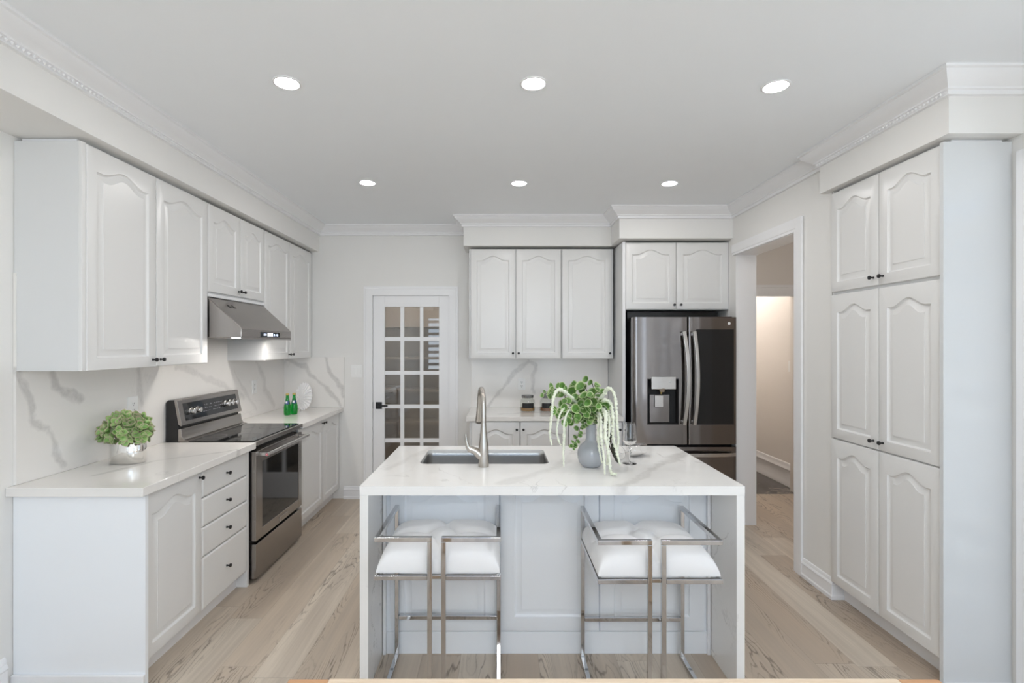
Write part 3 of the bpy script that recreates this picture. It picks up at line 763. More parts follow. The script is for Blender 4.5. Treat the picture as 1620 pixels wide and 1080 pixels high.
m = MB().box(-0.56, 1.03, IY-0.004, IY+0.006, 0.0, 0.110); m.build('kick_board', M['islpaint'], r, bev=0.001)
WX0, WX1, WY0, WY1 = -0.617, 1.084, 2.232, 3.125
SX0, SX1, SY0, SY1 = -0.42, 0.262, 2.652, 3.012
r = thing('waterfall_worktop', (0.235, 2.68, 0), 'white veined quartz waterfall worktop of the island', 'countertop')
WM[r.name] = Matrix.Translation((0.235, 2.68, 0))
def rr(x0, x1, y0, y1, rad, n=6):
    pts = []
    for cx_, cy_, a0 in ((x1-rad, y1-rad, 0), (x0+rad, y1-rad, 90), (x0+rad, y0+rad, 180), (x1-rad, y0+rad, 270)):
        for k in range(n+1):
            a = math.radians(a0+90*k/n); pts.append((cx_+rad*math.cos(a), cy_+rad*math.sin(a)))
    return pts
def ring_slab(mb, outer, inner, z0, z1):
    """rectangular slab with a rounded-rectangle hole, both given counter-clockwise from the +x+y corner"""
    n = len(inner); q = n//4
    def out_pt(i):
        x, y = inner[i]; k = i//q
        c = [(outer[1], outer[3]), (outer[0], outer[3]), (outer[0], outer[2]), (outer[1], outer[2])][k]
        j = i-k*q
        if j == 0 and True: return c
        return c
    vs, fs = [], []
    O = [out_pt(i) for i in range(n)]
    vs += [(x, y, z1) for x, y in O]+[(x, y, z1) for x, y in inner]+[(x, y, z0) for x, y in inner]+[(x, y, z0) for x, y in O]
    for i in range(n):
        j = (i+1) % n
        for a in (0, n, 2*n):
            f = [a+i, a+j, a+n+j, a+n+i]
            if a in (0, 2*n) and O[i] == O[j]:
                f = [a+i, a+n+j, a+n+i] if a == 0 else [a+i, a+j, a+n+i]
            fs.append(tuple(f))
        if O[i] != O[j]: fs.append((3*n+i, 3*n+j, j, i))
    mb.add(vs, fs)
m = MB(); ring_slab(m, (WX0, WX1, WY0, WY1), rr(SX0, SX1, SY0, SY1, 0.035), 0.890, 0.910)
for ya, yb_ in ((WY0, WY0+0.03), (WY1-0.03, WY1)): m.box(WX0, WX1, ya, yb_, 0.870, 0.890)
for xa, xb_ in ((WX0, WX0+0.038), (WX1-0.036, WX1)): m.box(xa, xb_, WY0+0.03, WY1-0.03, 0.870, 0.890)
top_o = m.build('top_slab', M['isl'], r, smooth=50)
MB().box(WX0, WX0+0.038, WY0, WY1, 0, 0.8695).build('waterfall_side', M['isl'], r, bev=0.0015)
MB().box(WX1-0.036, WX1, WY0, WY1, 0, 0.8695).build('waterfall_side', M['isl'], r, bev=0.0015)
# sink
r = thing('kitchen_sink', (-0.08, 2.83, 0.66), 'undermount stainless steel sink set into the island worktop', 'sink')
m = MB(); R_ = []
for ins, z in ((-0.02, 0.889), (-0.004, 0.889), (-0.003, 0.886), (-0.002, 0.866), (-0.002, 0.70), (0.012, 0.672), (0.04, 0.664), (0.15, 0.662)):
    R_.append([(x, y, z) for x, y in rr(SX0+ins, SX1-ins, SY0+ins, SY1-ins, max(0.035-ins*0.2, 0.02))])
m.rings(R_, False, True); m.build('basin', M['sink'], r, smooth=50)
MB().lathe([(0.045, 0.0), (0.045, 0.004), (0.034, 0.002), (0.0, 0.001)], (-0.08, 2.86, 0.663), 24, 'z', False, False).build('drain', M['chrome'], r)

# faucet
FX, FY = -0.081, 2.595
r = thing('kitchen_faucet', (FX, FY, 0.91), 'brushed nickel gooseneck faucet standing on the island in front of the sink', 'faucet')
m = MB(); m.lathe([(0.0, 0.0), (0.027, 0.0), (0.0275, 0.004), (0.0270, 0.04), (0.0265, 0.075), (0.0255, 0.10), (0.0225, 0.125), (0.0185, 0.155), (0.0155, 0.185), (0.0135, 0.215), (0.0130, 0.225)], (FX, FY, 0.91), 28, 'z', False, True)
m.build('body', M['nickel'], r, smooth=60)
pts = [(FX, FY, 1.13)]; import itertools
dirv = Vector((-0.16, 0.987, 0)).normalized(); R0 = 0.085
ztop = 1.300-R0
pts.append((FX, FY, ztop))
for k in range(1, 13):
    a = PI*k/12*0.96; p = Vector((FX, FY, ztop))+dirv*(R0-R0*math.cos(a))+Vector((0, 0, R0*math.sin(a))); pts.append(tuple(p))
pe = Vector(pts[-1]); d = (pe-Vector(pts[-2])).normalized(); pts.append(tuple(pe+d*0.012))
m = MB().tube(pts, 0.0128, 16); m.build('spout', M['nickel'], r, smooth=60)
h0 = pe+d*0.010; hd = (d+dirv*0.04).normalized(); 
m = MB().tube([tuple(h0+hd*t) for t in (0, 0.02, 0.06, 0.10, 0.115, 0.118)], [0.0135, 0.014, 0.0165, 0.0195, 0.0195, 0.016], 18); sh = m.build('spray_head', M['nickel'], r, smooth=60)
m = MB().tube([(FX-0.002, FY, 0.958), (FX-0.022, FY, 0.972), (FX-0.042, FY, 0.990), (FX-0.062, FY-0.001, 0.998)], [0.0245, 0.0225, 0.0190, 0.0170], 20)
m.tube([(FX-0.0622, FY-0.001, 0.998), (FX-0.072, FY-0.003, 1.000), (FX-0.081, FY-0.005, 1.014), (FX-0.087, FY-0.007, 1.040), (FX-0.090, FY-0.009, 1.068), (FX-0.091, FY-0.009, 1.078)], [0.0165, 0.0150, 0.0115, 0.0075, 0.005, 0.003], 14)
m.build('lever_handle', M['nickel'], r, smooth=60)
# ------------------------------------------------------------------ range hood
r = thing('range_hood', (-1.9, 3.60, 1.579), 'stainless steel range hood with slanted front, under the short cabinet over the stove', 'range hood')
HY0, HY1 = 3.217, 3.981
m = MB(); m.rings([[(-2.143, y, 1.841), (-1.856, y, 1.841), (-1.842, y, 1.825), (-1.655, y, 1.655), (-1.640, y, 1.635), (-1.640, y, 1.583), (-1.650, y, 1.579), (-2.143, y, 1.579)] for y in (HY0, HY0+0.006, HY1-0.006, HY1)])
m.build('hood_canopy', M['steelx'], r, bev=0.006, seg=3)
MB().box(-1.648, -1.640, HY0+0.004, HY1-0.004, 1.571, 1.584).build('front_lip', M['steelx'], r)
# underside filters
m = MB()
for k in range(3): m.box(-2.08, -1.72, HY0+0.03+0.236*k, HY0+0.255+0.236*k, 1.5765, 1.5815)
m.build('baffle_filter', M['steel'], r)
for y in (HY0+0.09, HY1-0.09): MB().lathe([(0.025, 0), (0.025, -0.002), (0, -0.002)], (-1.70, y, 1.580), 16, 'z', False, False).build('hood_lamp', emit('hood_lamp_glow', (1, 0.95, 0.90, 1), 300.0), r)
cp = MB().box(-1.6405, -1.6375, 3.475, 3.77, 1.588, 1.622).build('control_panel', M['glassblack'], r)
m = MB()
for a, c in ((3.517, 3.528), (3.540, 3.551), (3.574, 3.655), (3.675, 3.683), (3.700, 3.711), (3.727, 3.738)): m.box(-1.6370, -1.6365, a, c, 1.598 if c-a < .05 else 1.595, 1.611 if c-a < .05 else 1.615)
m.build('digits', M['display'], cp)
for y in (3.375, 3.43):
    m = MB(); m.prism([(-1.8125, y-0.010), (-1.8125, y+0.004), (-1.7925, y+0.020), (-1.7925, y-0.010)], 0, 1, 'z')
    for v in m.b.verts: v.co.z = 1.7985+(v.co.x+1.8125)*(-0.909)+(0.0022 if v.co.z > 0.5 else 0.0)
    m.build('badge', M['black'], r)

# ------------------------------------------------------------------ range
r = thing('electric_range', (-1.85, 3.617, 0), 'stainless steel electric range with glass top and raised back console, against the left wall', 'stove')
RY0, RY1 = 3.240, 3.994
MB().box(-2.135, -1.600, RY0, RY1, 0.03, 0.885).build('side_casing', M['black'], r, bev=0.003)
m = MB(); m.box(-2.05, -1.553, RY0-0.003, RY1+0.003, 0.884, 0.912); m.build('cooktop_frame', M['steel'], r, bev=0.004)
ct = MB().box(-2.04, -1.580, RY0+0.012, RY1-0.012, 0.9122, 0.9165).build('glass_cooktop', M['glassblack'], r, bev=0.001)
bm_ = plain('burner_grey', (0.12, 0.12, 0.12, 1), 0.3)
for x, y, q in ((-1.72, 3.43, .10), (-1.72, 3.80, .08), (-1.93, 3.43, .075), (-1.93, 3.80, .10)):
    m = MB(); m.lathe([(q, 0), (q, 0.0003), (q-.002, 0.0003), (q-.002, 0)], (x, y, 0.9165), 40, 'z', False, False)
    m.build('burner_ring', bm_, ct)
# oven door
od = MB(); X0, X1 = -1.600, -1.560; Z0, Z1 = 0.272, 0.848; wy0, wy1, wz0, wz1 = 3.330, 3.965-0.035, 0.335, 0.770
od.box(X0, X1, RY0+0.004, wy0, Z0, Z1); od.box(X0, X1, wy1, RY1-0.002, Z0, Z1); od.box(X0, X1, wy0, wy1, Z0, wz0); od.box(X0, X1, wy0, wy1, wz1, Z1)
odo = od.build('oven_door', M['steel'], r, bev=0.003)
MB().box(X0, X1-0.003, wy0-0.002, wy1+0.002, wz0-0.002, wz1+0.002).build('oven_window', M['glassblack'], odo)
m = MB(); HX, HZ = -1.502, 0.826
m.tube([(HX, RY0+0.03, HZ), (HX, RY1-0.02, HZ)], 0.0125, 16); ho = m.build('handle', M['rail'], odo, smooth=50)
for yy in (RY0+0.055, RY1-0.05):
    MB().box(-1.561, HX+0.004, yy-0.014, yy+0.014, HZ-0.015, HZ+0.012).build('handle_bracket', M['rail'], ho, bev=0.005)
MB().lathe([(0.0, -0.003), (0.0115, -0.003), (0.0125, 0.0), (0.0125, 0.003), (0, 0.003)], (HX, RY0+0.029, HZ), 20, 'y', False, False).build('handle_end_cap', M['rail'], ho)
MB().lathe([(0.0, -0.0045), (0.008, -0.0045), (0.008, 0)], (HX, RY0+0.029, HZ), 20, 'y', False, False).build('handle_medallion', M['red'], ho)
MB().lathe([(0.0, -0.0052), (0.0032, -0.0052), (0.0032, 0)], (HX, RY0+0.029, HZ), 14, 'y', False, False).build('handle_dot', M['white_mark'], ho)
bo = MB().box(X1-0.001, X1+0.003, 3.585, 3.715, 0.277, 0.312).build('maker_plate', M['rail'], odo, bev=0.001)
MB().box(X1+0.003, X1+0.0036, 3.597, 3.703, 0.283, 0.306).build('plate_face', M['steel'], odo)
MB().box(X0, X1, RY0+0.004, RY1-0.002, 0.030, 0.252).build('storage_drawer', M['steel'], r, bev=0.003)
for y in (RY0+0.05, RY1-0.05):
    for x in (-1.66, -2.08): MB().lathe([(0.015, 0), (0.015, 0.031)], (x, y, 0), 12).build('levelling_foot', M['black'], r)
# back console
def slabxz(poly, y0, y1): return MB().prism(poly, y0, y1, 'y')
slabxz([(-2.14, 0.88), (-2.058, 0.88), (-2.058, 1.00), (-2.072, 1.165), (-2.085, 1.178), (-2.125, 1.178), (-2.14, 1.165)], RY0+0.004, RY1-0.004).build('console_back', M['black'], r, bev=0.003)
co = slabxz([(-2.058, 1.022), (-2.040, 1.010), (-2.034, 1.014), (-2.066, 1.176), (-2.074, 1.181), (-2.085, 1.181)], RY0, RY1).build('control_console', M['steel'], r, bev=0.002)
def cf(z, off=0.0):                                  # console face x at height z
    t = (z-1.014)/(1.176-1.014); return -2.034+t*(-0.032)+off
m = MB(); n_ = 0.0015
m.rings([[(cf(z, o), y, z) for z, y in ((1.040, RY0+0.05), (1.040, RY1-0.05), (1.152, RY1-0.05), (1.152, RY0+0.05))] for o in (-0.003, n_)])
pn = m.build('touch_panel', M['glassblack'], co)
pp = plain('panel_print_grey', (0.45, 0.45, 0.47, 1), 0.4)
for yy in (RY0+0.115, RY0+0.185, RY1-0.215, RY1-0.155, RY1-0.095):
    z = 1.096; m = MB(); m.lathe([(0.024, 0.0), (0.024, 0.006), (0.020, 0.010), (0.0185, 0.030), (0.016, 0.033), (0, 0.033)], (cf(z), yy, z), 24, 'x', False, False)
    m.box(cf(z)+0.030, cf(z)+0.036, yy-0.003, yy+0.003, z-0.015, z+0.015)
    m.build('burner_knob', M['rail'], co, smooth=40)
random.seed(3)
for row, z in enumerate((1.075, 1.096, 1.118)):
    m = MB()
    for k in range(11):
        yy = RY0+0.255+k*0.024
        if random.random() < 0.75: m.box(cf(z)+0.0015, cf(z)+0.0022, yy, yy+random.choice((0.006, 0.010, 0.013)), z-0.0016, z+0.0016)
    tag(m.build('panel_print', pp, pn), kind='stuff')
slabxz([(-2.058, 0.990), (-2.046, 0.996), (-2.040, 0.990), (-2.034, 0.945), (-2.020, 0.925), (-1.992, 0.919), (-1.992, 0.913), (-2.058, 0.913)], RY0, RY1).build('console_apron', M['steel'], r, bev=0.002)

# ------------------------------------------------------------------ refrigerator
r = thing('refrigerator', (1.575, 4.62, 0), 'black stainless french-door refrigerator with ice dispenser and dark glass window', 'refrigerator')
QX0, QX1 = 1.134, 2.014
MB().box(QX0+0.004, QX1-0.004, 4.37, 4.98, 0.03, 1.745).build('cabinet_case', M['black'], r, bev=0.004)
MB().box(QX0+0.02, QX1-0.02, 4.33, 4.50, 1.745, 1.775).build('hinge_cover', M['black'], r, bev=0.004)
MB().box(QX0+0.03, QX1-0.03, 4.60, 4.98, 1.745, 1.835).build('rear_cover', M['black'], r)  # black box put in to darken the shaded gap above the fridge
def dprof(x0, x1, y0, y1, rl, rr_, bow=0.012, n=8):
    """plan outline of a bowed door with a rounded outer edge"""
    pts = [(x1, y1), (x0, y1)]
    for k in range(n+1):
        a = PI+ (PI/2)*k/n; pts.append((x0+rl+rl*math.cos(a), y0+rl+rl*math.sin(a)))
    for k in range(n+1):
        a = 1.5*PI+(PI/2)*k/n; pts.append((x1-rr_+rr_*math.cos(a), y0+rr_+rr_*math.sin(a)))
    out = []
    xc0, xc1 = QX0, QX1
    for x, y in pts:
        if y < y1-1e-6:
            u = (x-(xc0+xc1)/2)/((xc1-xc0)/2); y = y+bow*(u*u)*0.8
        out.append((x, y))
    return out
FY0, FY1 = 4.272, 4.362
def bowy(x): u = (x-(QX0+QX1)/2)/((QX1-QX0)/2); return FY0+0.0096*u*u
XM = 1.594
# left door with a rectangular dispenser recess
vx0, vx1, vz0, vz1 = 1.338, 1.604-0.0, 0.865, 1.245
vx0 = (1024.5-CX)*FY0/F; vx1 = (1074-CX)*FY0/F; vz0 = H-(671.5-CY)*FY0/F; vz1 = H-(599-CY)*FY0/F
m = MB(); lp = dprof(QX0, XM-0.004, FY0, FY1, 0.028, 0.008)
Z0, Z1 = 0.692, 1.768
def clipx(poly, a, c):                               # clip a plan polygon to a<=x<=c
    def half(P, s, v):
        out = []
        for i in range(len(P)):
            p, q = P[i], P[(i+1) % len(P)]; ip, iq = s*(p[0]-v) >= 0, s*(q[0]-v) >= 0
            if ip: out.append(p)
            if ip != iq: t = (v-p[0])/(q[0]-p[0]); out.append((v, p[1]+t*(q[1]-p[1])))
        return out
    return half(half(poly, 1, a), -1, c)
m.prism(clipx(lp, -9, vx0), Z0, Z1, 'z'); m.prism(clipx(lp, vx1, 9), Z0, Z1, 'z')
m.prism(clipx(lp, vx0, vx1), Z0, vz0, 'z'); m.prism(clipx(lp, vx0, vx1), vz1, Z1, 'z')
dl = m.build('door', M['darksteel'], r, smooth=50)
tag(dl, 'brushed dark steel left door with dispenser')
m = MB(); d0, d1 = FY0+0.0, FY0+0.085
m.box(vx0, vx1, d1-0.004, d1, vz0, vz1)
for a, c in ((vx0, vx0+0.003), (vx1-0.003, vx1)): m.box(a, c, d0+0.006, d1, vz0, vz1)
m.box(vx0, vx1, d0+0.006, d1, vz0, vz0+0.004); m.box(vx0, vx1, d0+0.006, d1, vz1-0.004, vz1)
m.build('dispenser_recess', M['matblack'], dl)
def qx(v): return (v-CX)*FY0/F
def qz(v): return H-(v-CY)*FY0/F
MB().box(qx(1030), qx(1069), FY0-0.012, FY0+0.05, qz(615.5), qz(595.5)).build('dispenser_display', M['rail'], dl, bev=0.004)
MB().lathe([(0.004, 0), (0.004, -0.002), (0, -0.002)], (qx(1058.5), FY0-0.012, qz(604.5)), 12, 'y', False, False).build('display_light', M['white_mark'], dl)
m = MB().tube([(qx(1049), FY0+0.03, qz(614)), (qx(1049), FY0+0.03, qz(620))], [0.045, 0.03], 20); m.build('ice_chute', M['rail'], dl)
MB().lathe([(0.008, 0), (0.006, -0.02)], (qx(1048), FY0+0.035, qz(620)), 12).build('spout', M['gold'], dl)
MB().box(qx(1031), qx(1063), FY0+0.06, FY0+0.080, qz(670), qz(625)).build('drip_plate', M['darksteel'], dl, bev=0.002)
m = MB(); m.box(qx(1038.5), qx(1052.5), FY0+0.045, FY0+0.06, qz(645), qz(626)); m.build('lever_paddle', M['rail'], dl, bev=0.004)
# right door
m = MB(); rp = dprof(XM+0.004, QX1, FY0, FY1, 0.008, 0.02)
m.prism(rp, Z0, Z1, 'z'); dr_ = m.build('door', M['darksteel'], r, smooth=50); tag(dr_, 'right door with tall dark glass window')
wx0, wx1, wz0, wz1 = qx(1101.5), qx(1161.5), qz(671.5), qz(521)
m = MB(); K = 8
m.rings([[(wx0+(wx1-wx0)*k/K, bowy(wx0+(wx1-wx0)*k/K)+o, z) for k in range(K+1)] + [(wx0+(wx1-wx0)*k/K, FY0+0.03, z) for k in range(K, -1, -1)] for z, o in ((wz0, -0.0012), (wz1, -0.0012))])
m.build('door_window', M['glassblack'], dr_)
b1 = MB().lathe([(0.0125, 0), (0.0125, -0.0015), (0, -0.0015)], (qx(1154), bowy(qx(1154))-0.0006, qz(511.5)), 24, 'y', False, False).build('emblem', M['white_mark'], dr_)
# handles
def bar_handle(x, z0, z1, parent, lean):
    m = MB(); pts = []
    for k in range(13):
        t = k/12; z = z0+(z1-z0)*t; b_ = math.sin(PI*t)
        pts.append((x+lean*b_, FY0-0.030-0.030*b_**0.8, z))
    m.tube(pts, 1.0, prof=[(-0.014*1, -0.010), (0.014, -0.010), (0.016, 0.0), (0.014, 0.010), (-0.014, 0.010), (-0.016, 0)], up=(0, 1, 0))
    h = m.build('handle', M['rail'], parent, bev=0.003, smooth=50)
    for z in (z0+0.02, z1-0.02): MB().box(x-0.011, x+0.011, FY0-0.030, bowy(x)+0.003, z-0.014, z+0.014).build('handle_mount', M['rail'], h, bev=0.003)
bar_handle(qx(1080.5), 0.86, 1.645, dl, 0.026)
bar_handle(qx(1096.5), 0.86, 1.645, dr_, 0.018-0.0)
# freezer drawer
m = MB(); fp = dprof(QX0, QX1, FY0, FY1, 0.028, 0.02); m.prism(fp, 0.06, 0.668, 'z'); fd = m.build('freezer_drawer', M['darksteel'], r, smooth=50)
m = MB(); pts = [(QX0+0.03+(QX1-QX0-0.06)*k/14, FY0-0.020-0.035*math.sin(PI*k/14)**0.5, 0.612) for k in range(15)]
m.tube(pts, 1.0, prof=[(-0.010, -0.014), (0.010, -0.014), (0.010, 0.014), (-0.010, 0.014)]); h = m.build('handle', M['rail'], fd, bev=0.003, smooth=50)
for x in (QX0+0.045, QX1-0.045): MB().box(x-0.014, x+0.014, FY0-0.028, bowy(x)+0.003, 0.602, 0.622).build('handle_mount', M['rail'], h)
MB().box(QX0+0.03, QX1-0.03, 4.40, 4.9, 0.0, 0.031).build('foot_rail', M['black'], r)

# ------------------------------------------------------------------ outlets and switches
def plate_x(name, x, y, z, w, h, label, n, slots, cat, s=1):
    r = thing(name, (x, y, z), label, cat)
    MB().box(x, x+s*0.006, y-w/2, y+w/2, z-h/2, z+h/2).build('cover_plate', M['plate'], r, bev=0.002)
    m = MB(); m2 = MB()
    for k in range(n):
        yy = y+(k-(n-1)/2)*0.046
        m.box(x+s*0.006, x+s*0.0075, yy-0.0165, yy+0.0165, z-0.033, z+0.033)
        if slots:
            for dz in (0.019, -0.019):
                for dy in (-0.006, 0.006): m2.box(x+s*0.0075, x+s*0.0079, yy+dy-0.0012, yy+dy+0.0012, z+dz-0.002, z+dz+0.007)
                m2.box(x+s*0.0075, x+s*0.0079, yy-0.0022, yy+0.0022, z+dz-0.011, z+dz-0.007)
    f = m.build('socket_face' if slots else 'rocker', M['plate'], r, bev=0.001)
    if slots: m2.build('slots', M['matblack'], f)
    else: m2.b.free()
def plate_y(name, x, y, z, w, h, label, n, slots, cat):
    r = thing(name, (x, y, z), label, cat)
    MB().box(x-w/2, x+w/2, y-0.006, y, z-h/2, z+h/2).build('cover_plate', M['plate'], r, bev=0.002)
    m = MB(); m2 = MB()
    for k in range(n):
        xx = x+(k-(n-1)/2)*0.046
        m.box(xx-0.0165, xx+0.0165, y-(0.0075 if slots else 0.0105), y-0.006, z-0.033, z+0.033)
        if slots:
            for dz in (0.019, -0.019):
                for dx in (-0.007, 0.007): m2.box(xx+dx-0.002, xx+dx+0.002, y-0.0079, y-0.0075, z+dz-0.002, z+dz+0.008)
                m2.box(xx-0.003, xx+0.003, y-0.0079, y-0.0075, z+dz-0.012, z+dz-0.007)
    f = m.build('socket_face' if slots else 'rocker', M['plate'], r, bev=0.001)
    if slots: m2.build('slots', M['matblack'], f)
    else: m2.b.free()
XP = XL+0.0131
plate_x('wall_outlet', XP, 2.955, 1.170, 0.082, 0.122, 'white duplex outlet on the marble just above the hydrangea pot', 1, True, 'outlet')
plate_x('wall_outlet', XP, 4.42, 1.165, 0.074, 0.116, 'white outlet on the marble between the range and the green bottles', 1, True, 'outlet')
plate_y('wall_outlet', 0.222, YW-0.0141, 1.142, 0.074, 0.116, 'white duplex outlet on the back marble above the left glass jar', 1, True, 'outlet')
plate_y('light_switch', -1.423, YW-0.0001, 1.272, 0.112, 0.128, 'white double rocker switch on the back wall left of the glass door', 2, False, 'switch')
plate_x('light_switch', 3.1399, 5.45, 1.30, 0.075, 0.118, 'white switch on the hall wall seen through the doorway', 1, False, 'switch', -1)

# ------------------------------------------------------------------ recessed ceiling lights
r = thing('recessed_light', (*LIGHT_SPOTS[0], ZC), 'x', 'ceiling light', 'recessed downlights in the kitchen ceiling')
MB(Matrix.Translation((*LIGHT_SPOTS[0], ZC))).lathe([(0.062, 0), (0.062, -0.003), (0.058, -0.005), (0.052, -0.004), (0.052, 0)], (0, 0, 0), 40, 'z', False, False).build('trim_ring', M['trim'], r, smooth=60)
MB(Matrix.Translation((*LIGHT_SPOTS[0], ZC))).lathe([(0.0, -0.0035), (0.052, -0.0035)], (0, 0, 0), 40, 'z', False, False).build('lens', M['lamp'], r)
labs = ['nearest downlight on the left, above the near end of the left cabinets', 'nearest downlight in the middle, above the island', 'nearest downlight on the right, in front of the pantry',
        'far downlight on the left, toward the hood and glass door', 'far downlight in the middle, before the back wall cabinets', 'far downlight on the right, before the fridge']
for k, (x, y) in enumerate(LIGHT_SPOTS):
    if k == 0: r['label'] = labs[0]
    else: copy_tree(r, (x, y, ZC), label=labs[k])
# added ceiling lights, out of view, to brighten the dining side, hall and pantry
for x, y, lb in ((-0.962, 0.3, 'dining side downlight on the left, behind the viewer'), (1.268, 0.3, 'dining side downlight on the right, behind the viewer')):
    copy_tree(r, (x, y, ZC), label=lb)['group'] = 'recessed downlights in the dining ceiling'
def fill_light(x, y, label, s, rad):  # added fill lamp for hall and pantry, fixture unseen
    r = thing('ceiling_light', (x, y, ZC), label, 'ceiling light')
    MB().lathe([(rad, 0.0), (rad, -0.04), (rad*0.8, -0.07), (0, -0.08)], (x, y, ZC), 32, 'z', False, False).build('shade', emit('shade_glow_%d' % int(s*10), (1, 0.94, 0.88, 1), s*HALLK), r)
# glowing globes added out of view behind the viewer to brighten the ceiling
r = thing('chandelier', (0.3, -1.0, ZC), 'opal glass globe chandelier hanging behind the viewer', 'ceiling light')
m = MB(); m.lathe([(0.06, 0), (0.06, -0.02), (0.01, -0.03), (0.01, -0.5), (0, -0.5)], (0.3, -1.0, ZC), 20, 'z', True, False)
for k in range(5):
    a = 2*PI*k/5; m.tube([(0.3, -1.0, ZC-0.45), (0.3+0.3*math.cos(a), -1.0+0.3*math.sin(a), ZC-0.45)], 0.008, 8)
m.build('stem_frame', M['chrome'], r)
gl = emit('opal_globe_glow', (0.90, 0.955, 1.0, 1), GLOBE_FILL)
for k in range(5):
    a = 2*PI*k/5; m = MB(); m.lathe([(0.09*math.sin(PI*i/14), -0.09*math.cos(PI*i/14)) for i in range(15)], (0.3+0.38*math.cos(a), -1.0+0.38*math.sin(a), ZC-0.45), 24, 'z', False, False); m.build('globe', gl, r, smooth=80)
fill_light(2.7, 6.2, 'round ceiling light in the hall beyond the cross wall', 14.0, 0.13)
fill_light(2.75, 4.1, 'round ceiling light in the hall beside the kitchen', 2.5, 0.12)
fill_light(-0.9, 5.8, 'round ceiling light in the pantry room', 9.0, 0.10)
# ------------------------------------------------------------------ bar stools
def stool(x0, x1, yb, yf, p0, p1, label):
    """two mirrored chrome loops carrying a tufted seat; yb is the side nearest the viewer"""
    r = thing('bar_stool', ((x0+x1)/2, (yb+yf)/2, 0), label, 'stool', 'chrome bar stools tucked under the island')
    ZA, ZSF, w = 0.737, 0.580, 0.019
    for xs, xp in ((x0+w/2, p0), (x1-w/2, p1)):
        MB().sq([(xs, yf, ZA-w/2), (xs, yf, ZA), (xs, yb, ZA), (xp, yb, ZA), (xp, yb, ZA-w/2)], w, up=None).build('arm_rail', M['chrome'], r, bev=0.002)
        MB().sq([(xp, yb, ZA-w/2), (xp, yb, w)], w).build('back_leg', M['chrome'], r, bev=0.002)
        MB().sq([(xs, yf, ZA-w/2), (xs, yf, w)], w).build('front_leg', M['chrome'], r, bev=0.002)
        MB().sq([(xs, yf, w), (xs, yf, w/2), (xs, yb, w/2), (xp, yb, w/2), (xp, yb, w)], w).build('sled_runner', M['chrome'], r, bev=0.002)
        xe = xp-w/2 if xp > xs else xp+w/2
        MB().sq([(xs, yf-w/2, ZSF), (xs, yb+w/2+0.001, ZSF)], w*0.98).build('seat_frame', M['chrome'], r, bev=0.002)
        MB().sq([(xs-(w/2 if xp > xs else -w/2), yb, ZSF), (xe, yb, ZSF)], w*0.98).build('seat_frame', M['chrome'], r, bev=0.002)
    MB().box(x0+w, x1-w, yf-0.012, yf+0.010, ZSF-0.01, ZSF+0.01).build('seat_crossbar', M['chrome'], r, bev=0.002)
    MB().box(p0+w/2, p1-w/2, yb-0.006, yb+0.008, ZSF-0.006, ZSF+0.010).build('seat_crossbar', M['chrome'], r, bev=0.002)
    MB().box(x0+w, x1-w, yf-0.011, yf+0.011, 0.188, 0.206).build('foot_rest', M['chrome'], r, bev=0.002)
    # tufted cushion
    a, b_ = (x1-x0)/2-0.004, (yf-yb)/2+0.006; cx_, cy_ = (x0+x1)/2, (yb+yf)/2+0.012; n = 44
    btn = [(-0.34, 0.02), (0.34, 0.02)]
    def seg(px_, py_, A, B):
        vx, vy = B[0]-A[0], B[1]-A[1]; t = max(0, min(1, ((px_-A[0])*vx+(py_-A[1])*vy)/(vx*vx+vy*vy)))
        return math.hypot(px_-A[0]-vx*t, py_-A[1]-vy*t), t
    creases = [((-0.34, .02), (0, -0.42)), ((0.34, .02), (0, -0.42)), ((0, -0.42), (0, -1.0)), ((-0.34, .02), (0, 0.45)), ((0.34, .02), (0, 0.45)), ((0, .45), (0, 1.0)), ((-0.34, .02), (-1, 0.02)), ((0.34, .02), (1, 0.02))]
    def hgt(u, v):
        e = (1-abs(u)**5)*(1-abs(v)**5); h = 0.100*max(e, 0)**0.33
        d = min(seg(u, v, A, B)[0] for A, B in creases); h -= 0.028*math.exp(-(d/0.08)**2)*min(1, e*3)
        for bx_, by_ in btn+[(0, -0.42), (0, 0.45)]:
            q = math.hypot(u-bx_, v-by_); h -= 0.020*math.exp(-(q/0.13)**2)
        return max(h, 0.0)
    m = MB(); vs, fs = [], []
    def warp(t): return math.sin(t*PI/2)
    for layer in (0, 1):
        for j in range(n+1):
            for i in range(n+1):
                u, v = warp(-1+2*i/n), warp(-1+2*j/n)
                k = 1.0 - (0.02 if not layer else 0.035*(1-0))*0
                h = hgt(u, v)
                if layer: z = 0.600+h
                else: z = 0.594
                taper = 1-0.05*(h/0.1) if layer else 1.0
                # rounded corners in plan
                rc = 0.94+0.06*math.cos(4*math.atan2(v, u)) if max(abs(u), abs(v)) > 0.999 else 1
                vs.append((cx_+a*u*taper, cy_+b_*v*taper, z))
    K = (n+1)*(n+1)
    for j in range(n):
        for i in range(n):
            p = j*(n+1)+i; fs.append((K+p, K+p+1, K+p+n+2, K+p+n+1)); fs.append((p, p+n+1, p+n+2, p+1))
    rim = [i for i in range(n+1)]+[j*(n+1)+n for j in range(1, n+1)]+[n*(n+1)+i for i in range(n-1, -1, -1)]+[j*(n+1) for j in range(n-1, 0, -1)]
    for q in range(len(rim)):
        p, s_ = rim[q], rim[(q+1) % len(rim)]; fs.append((p, s_, K+s_, K+p))
    m.add(vs, fs); cu = m.build('seat_cushion', M['velvet'], r, smooth=70, sub=1)
    for bx_, by_ in btn:
        MB().lathe([(0.010, 0), (0.008, 0.004), (0, 0.006)], (cx_+a*bx_, cy_+b_*by_, 0.600+hgt(bx_, by_)-0.001), 16, 'z', True, False).build('button', M['velvet'], cu)
    return r
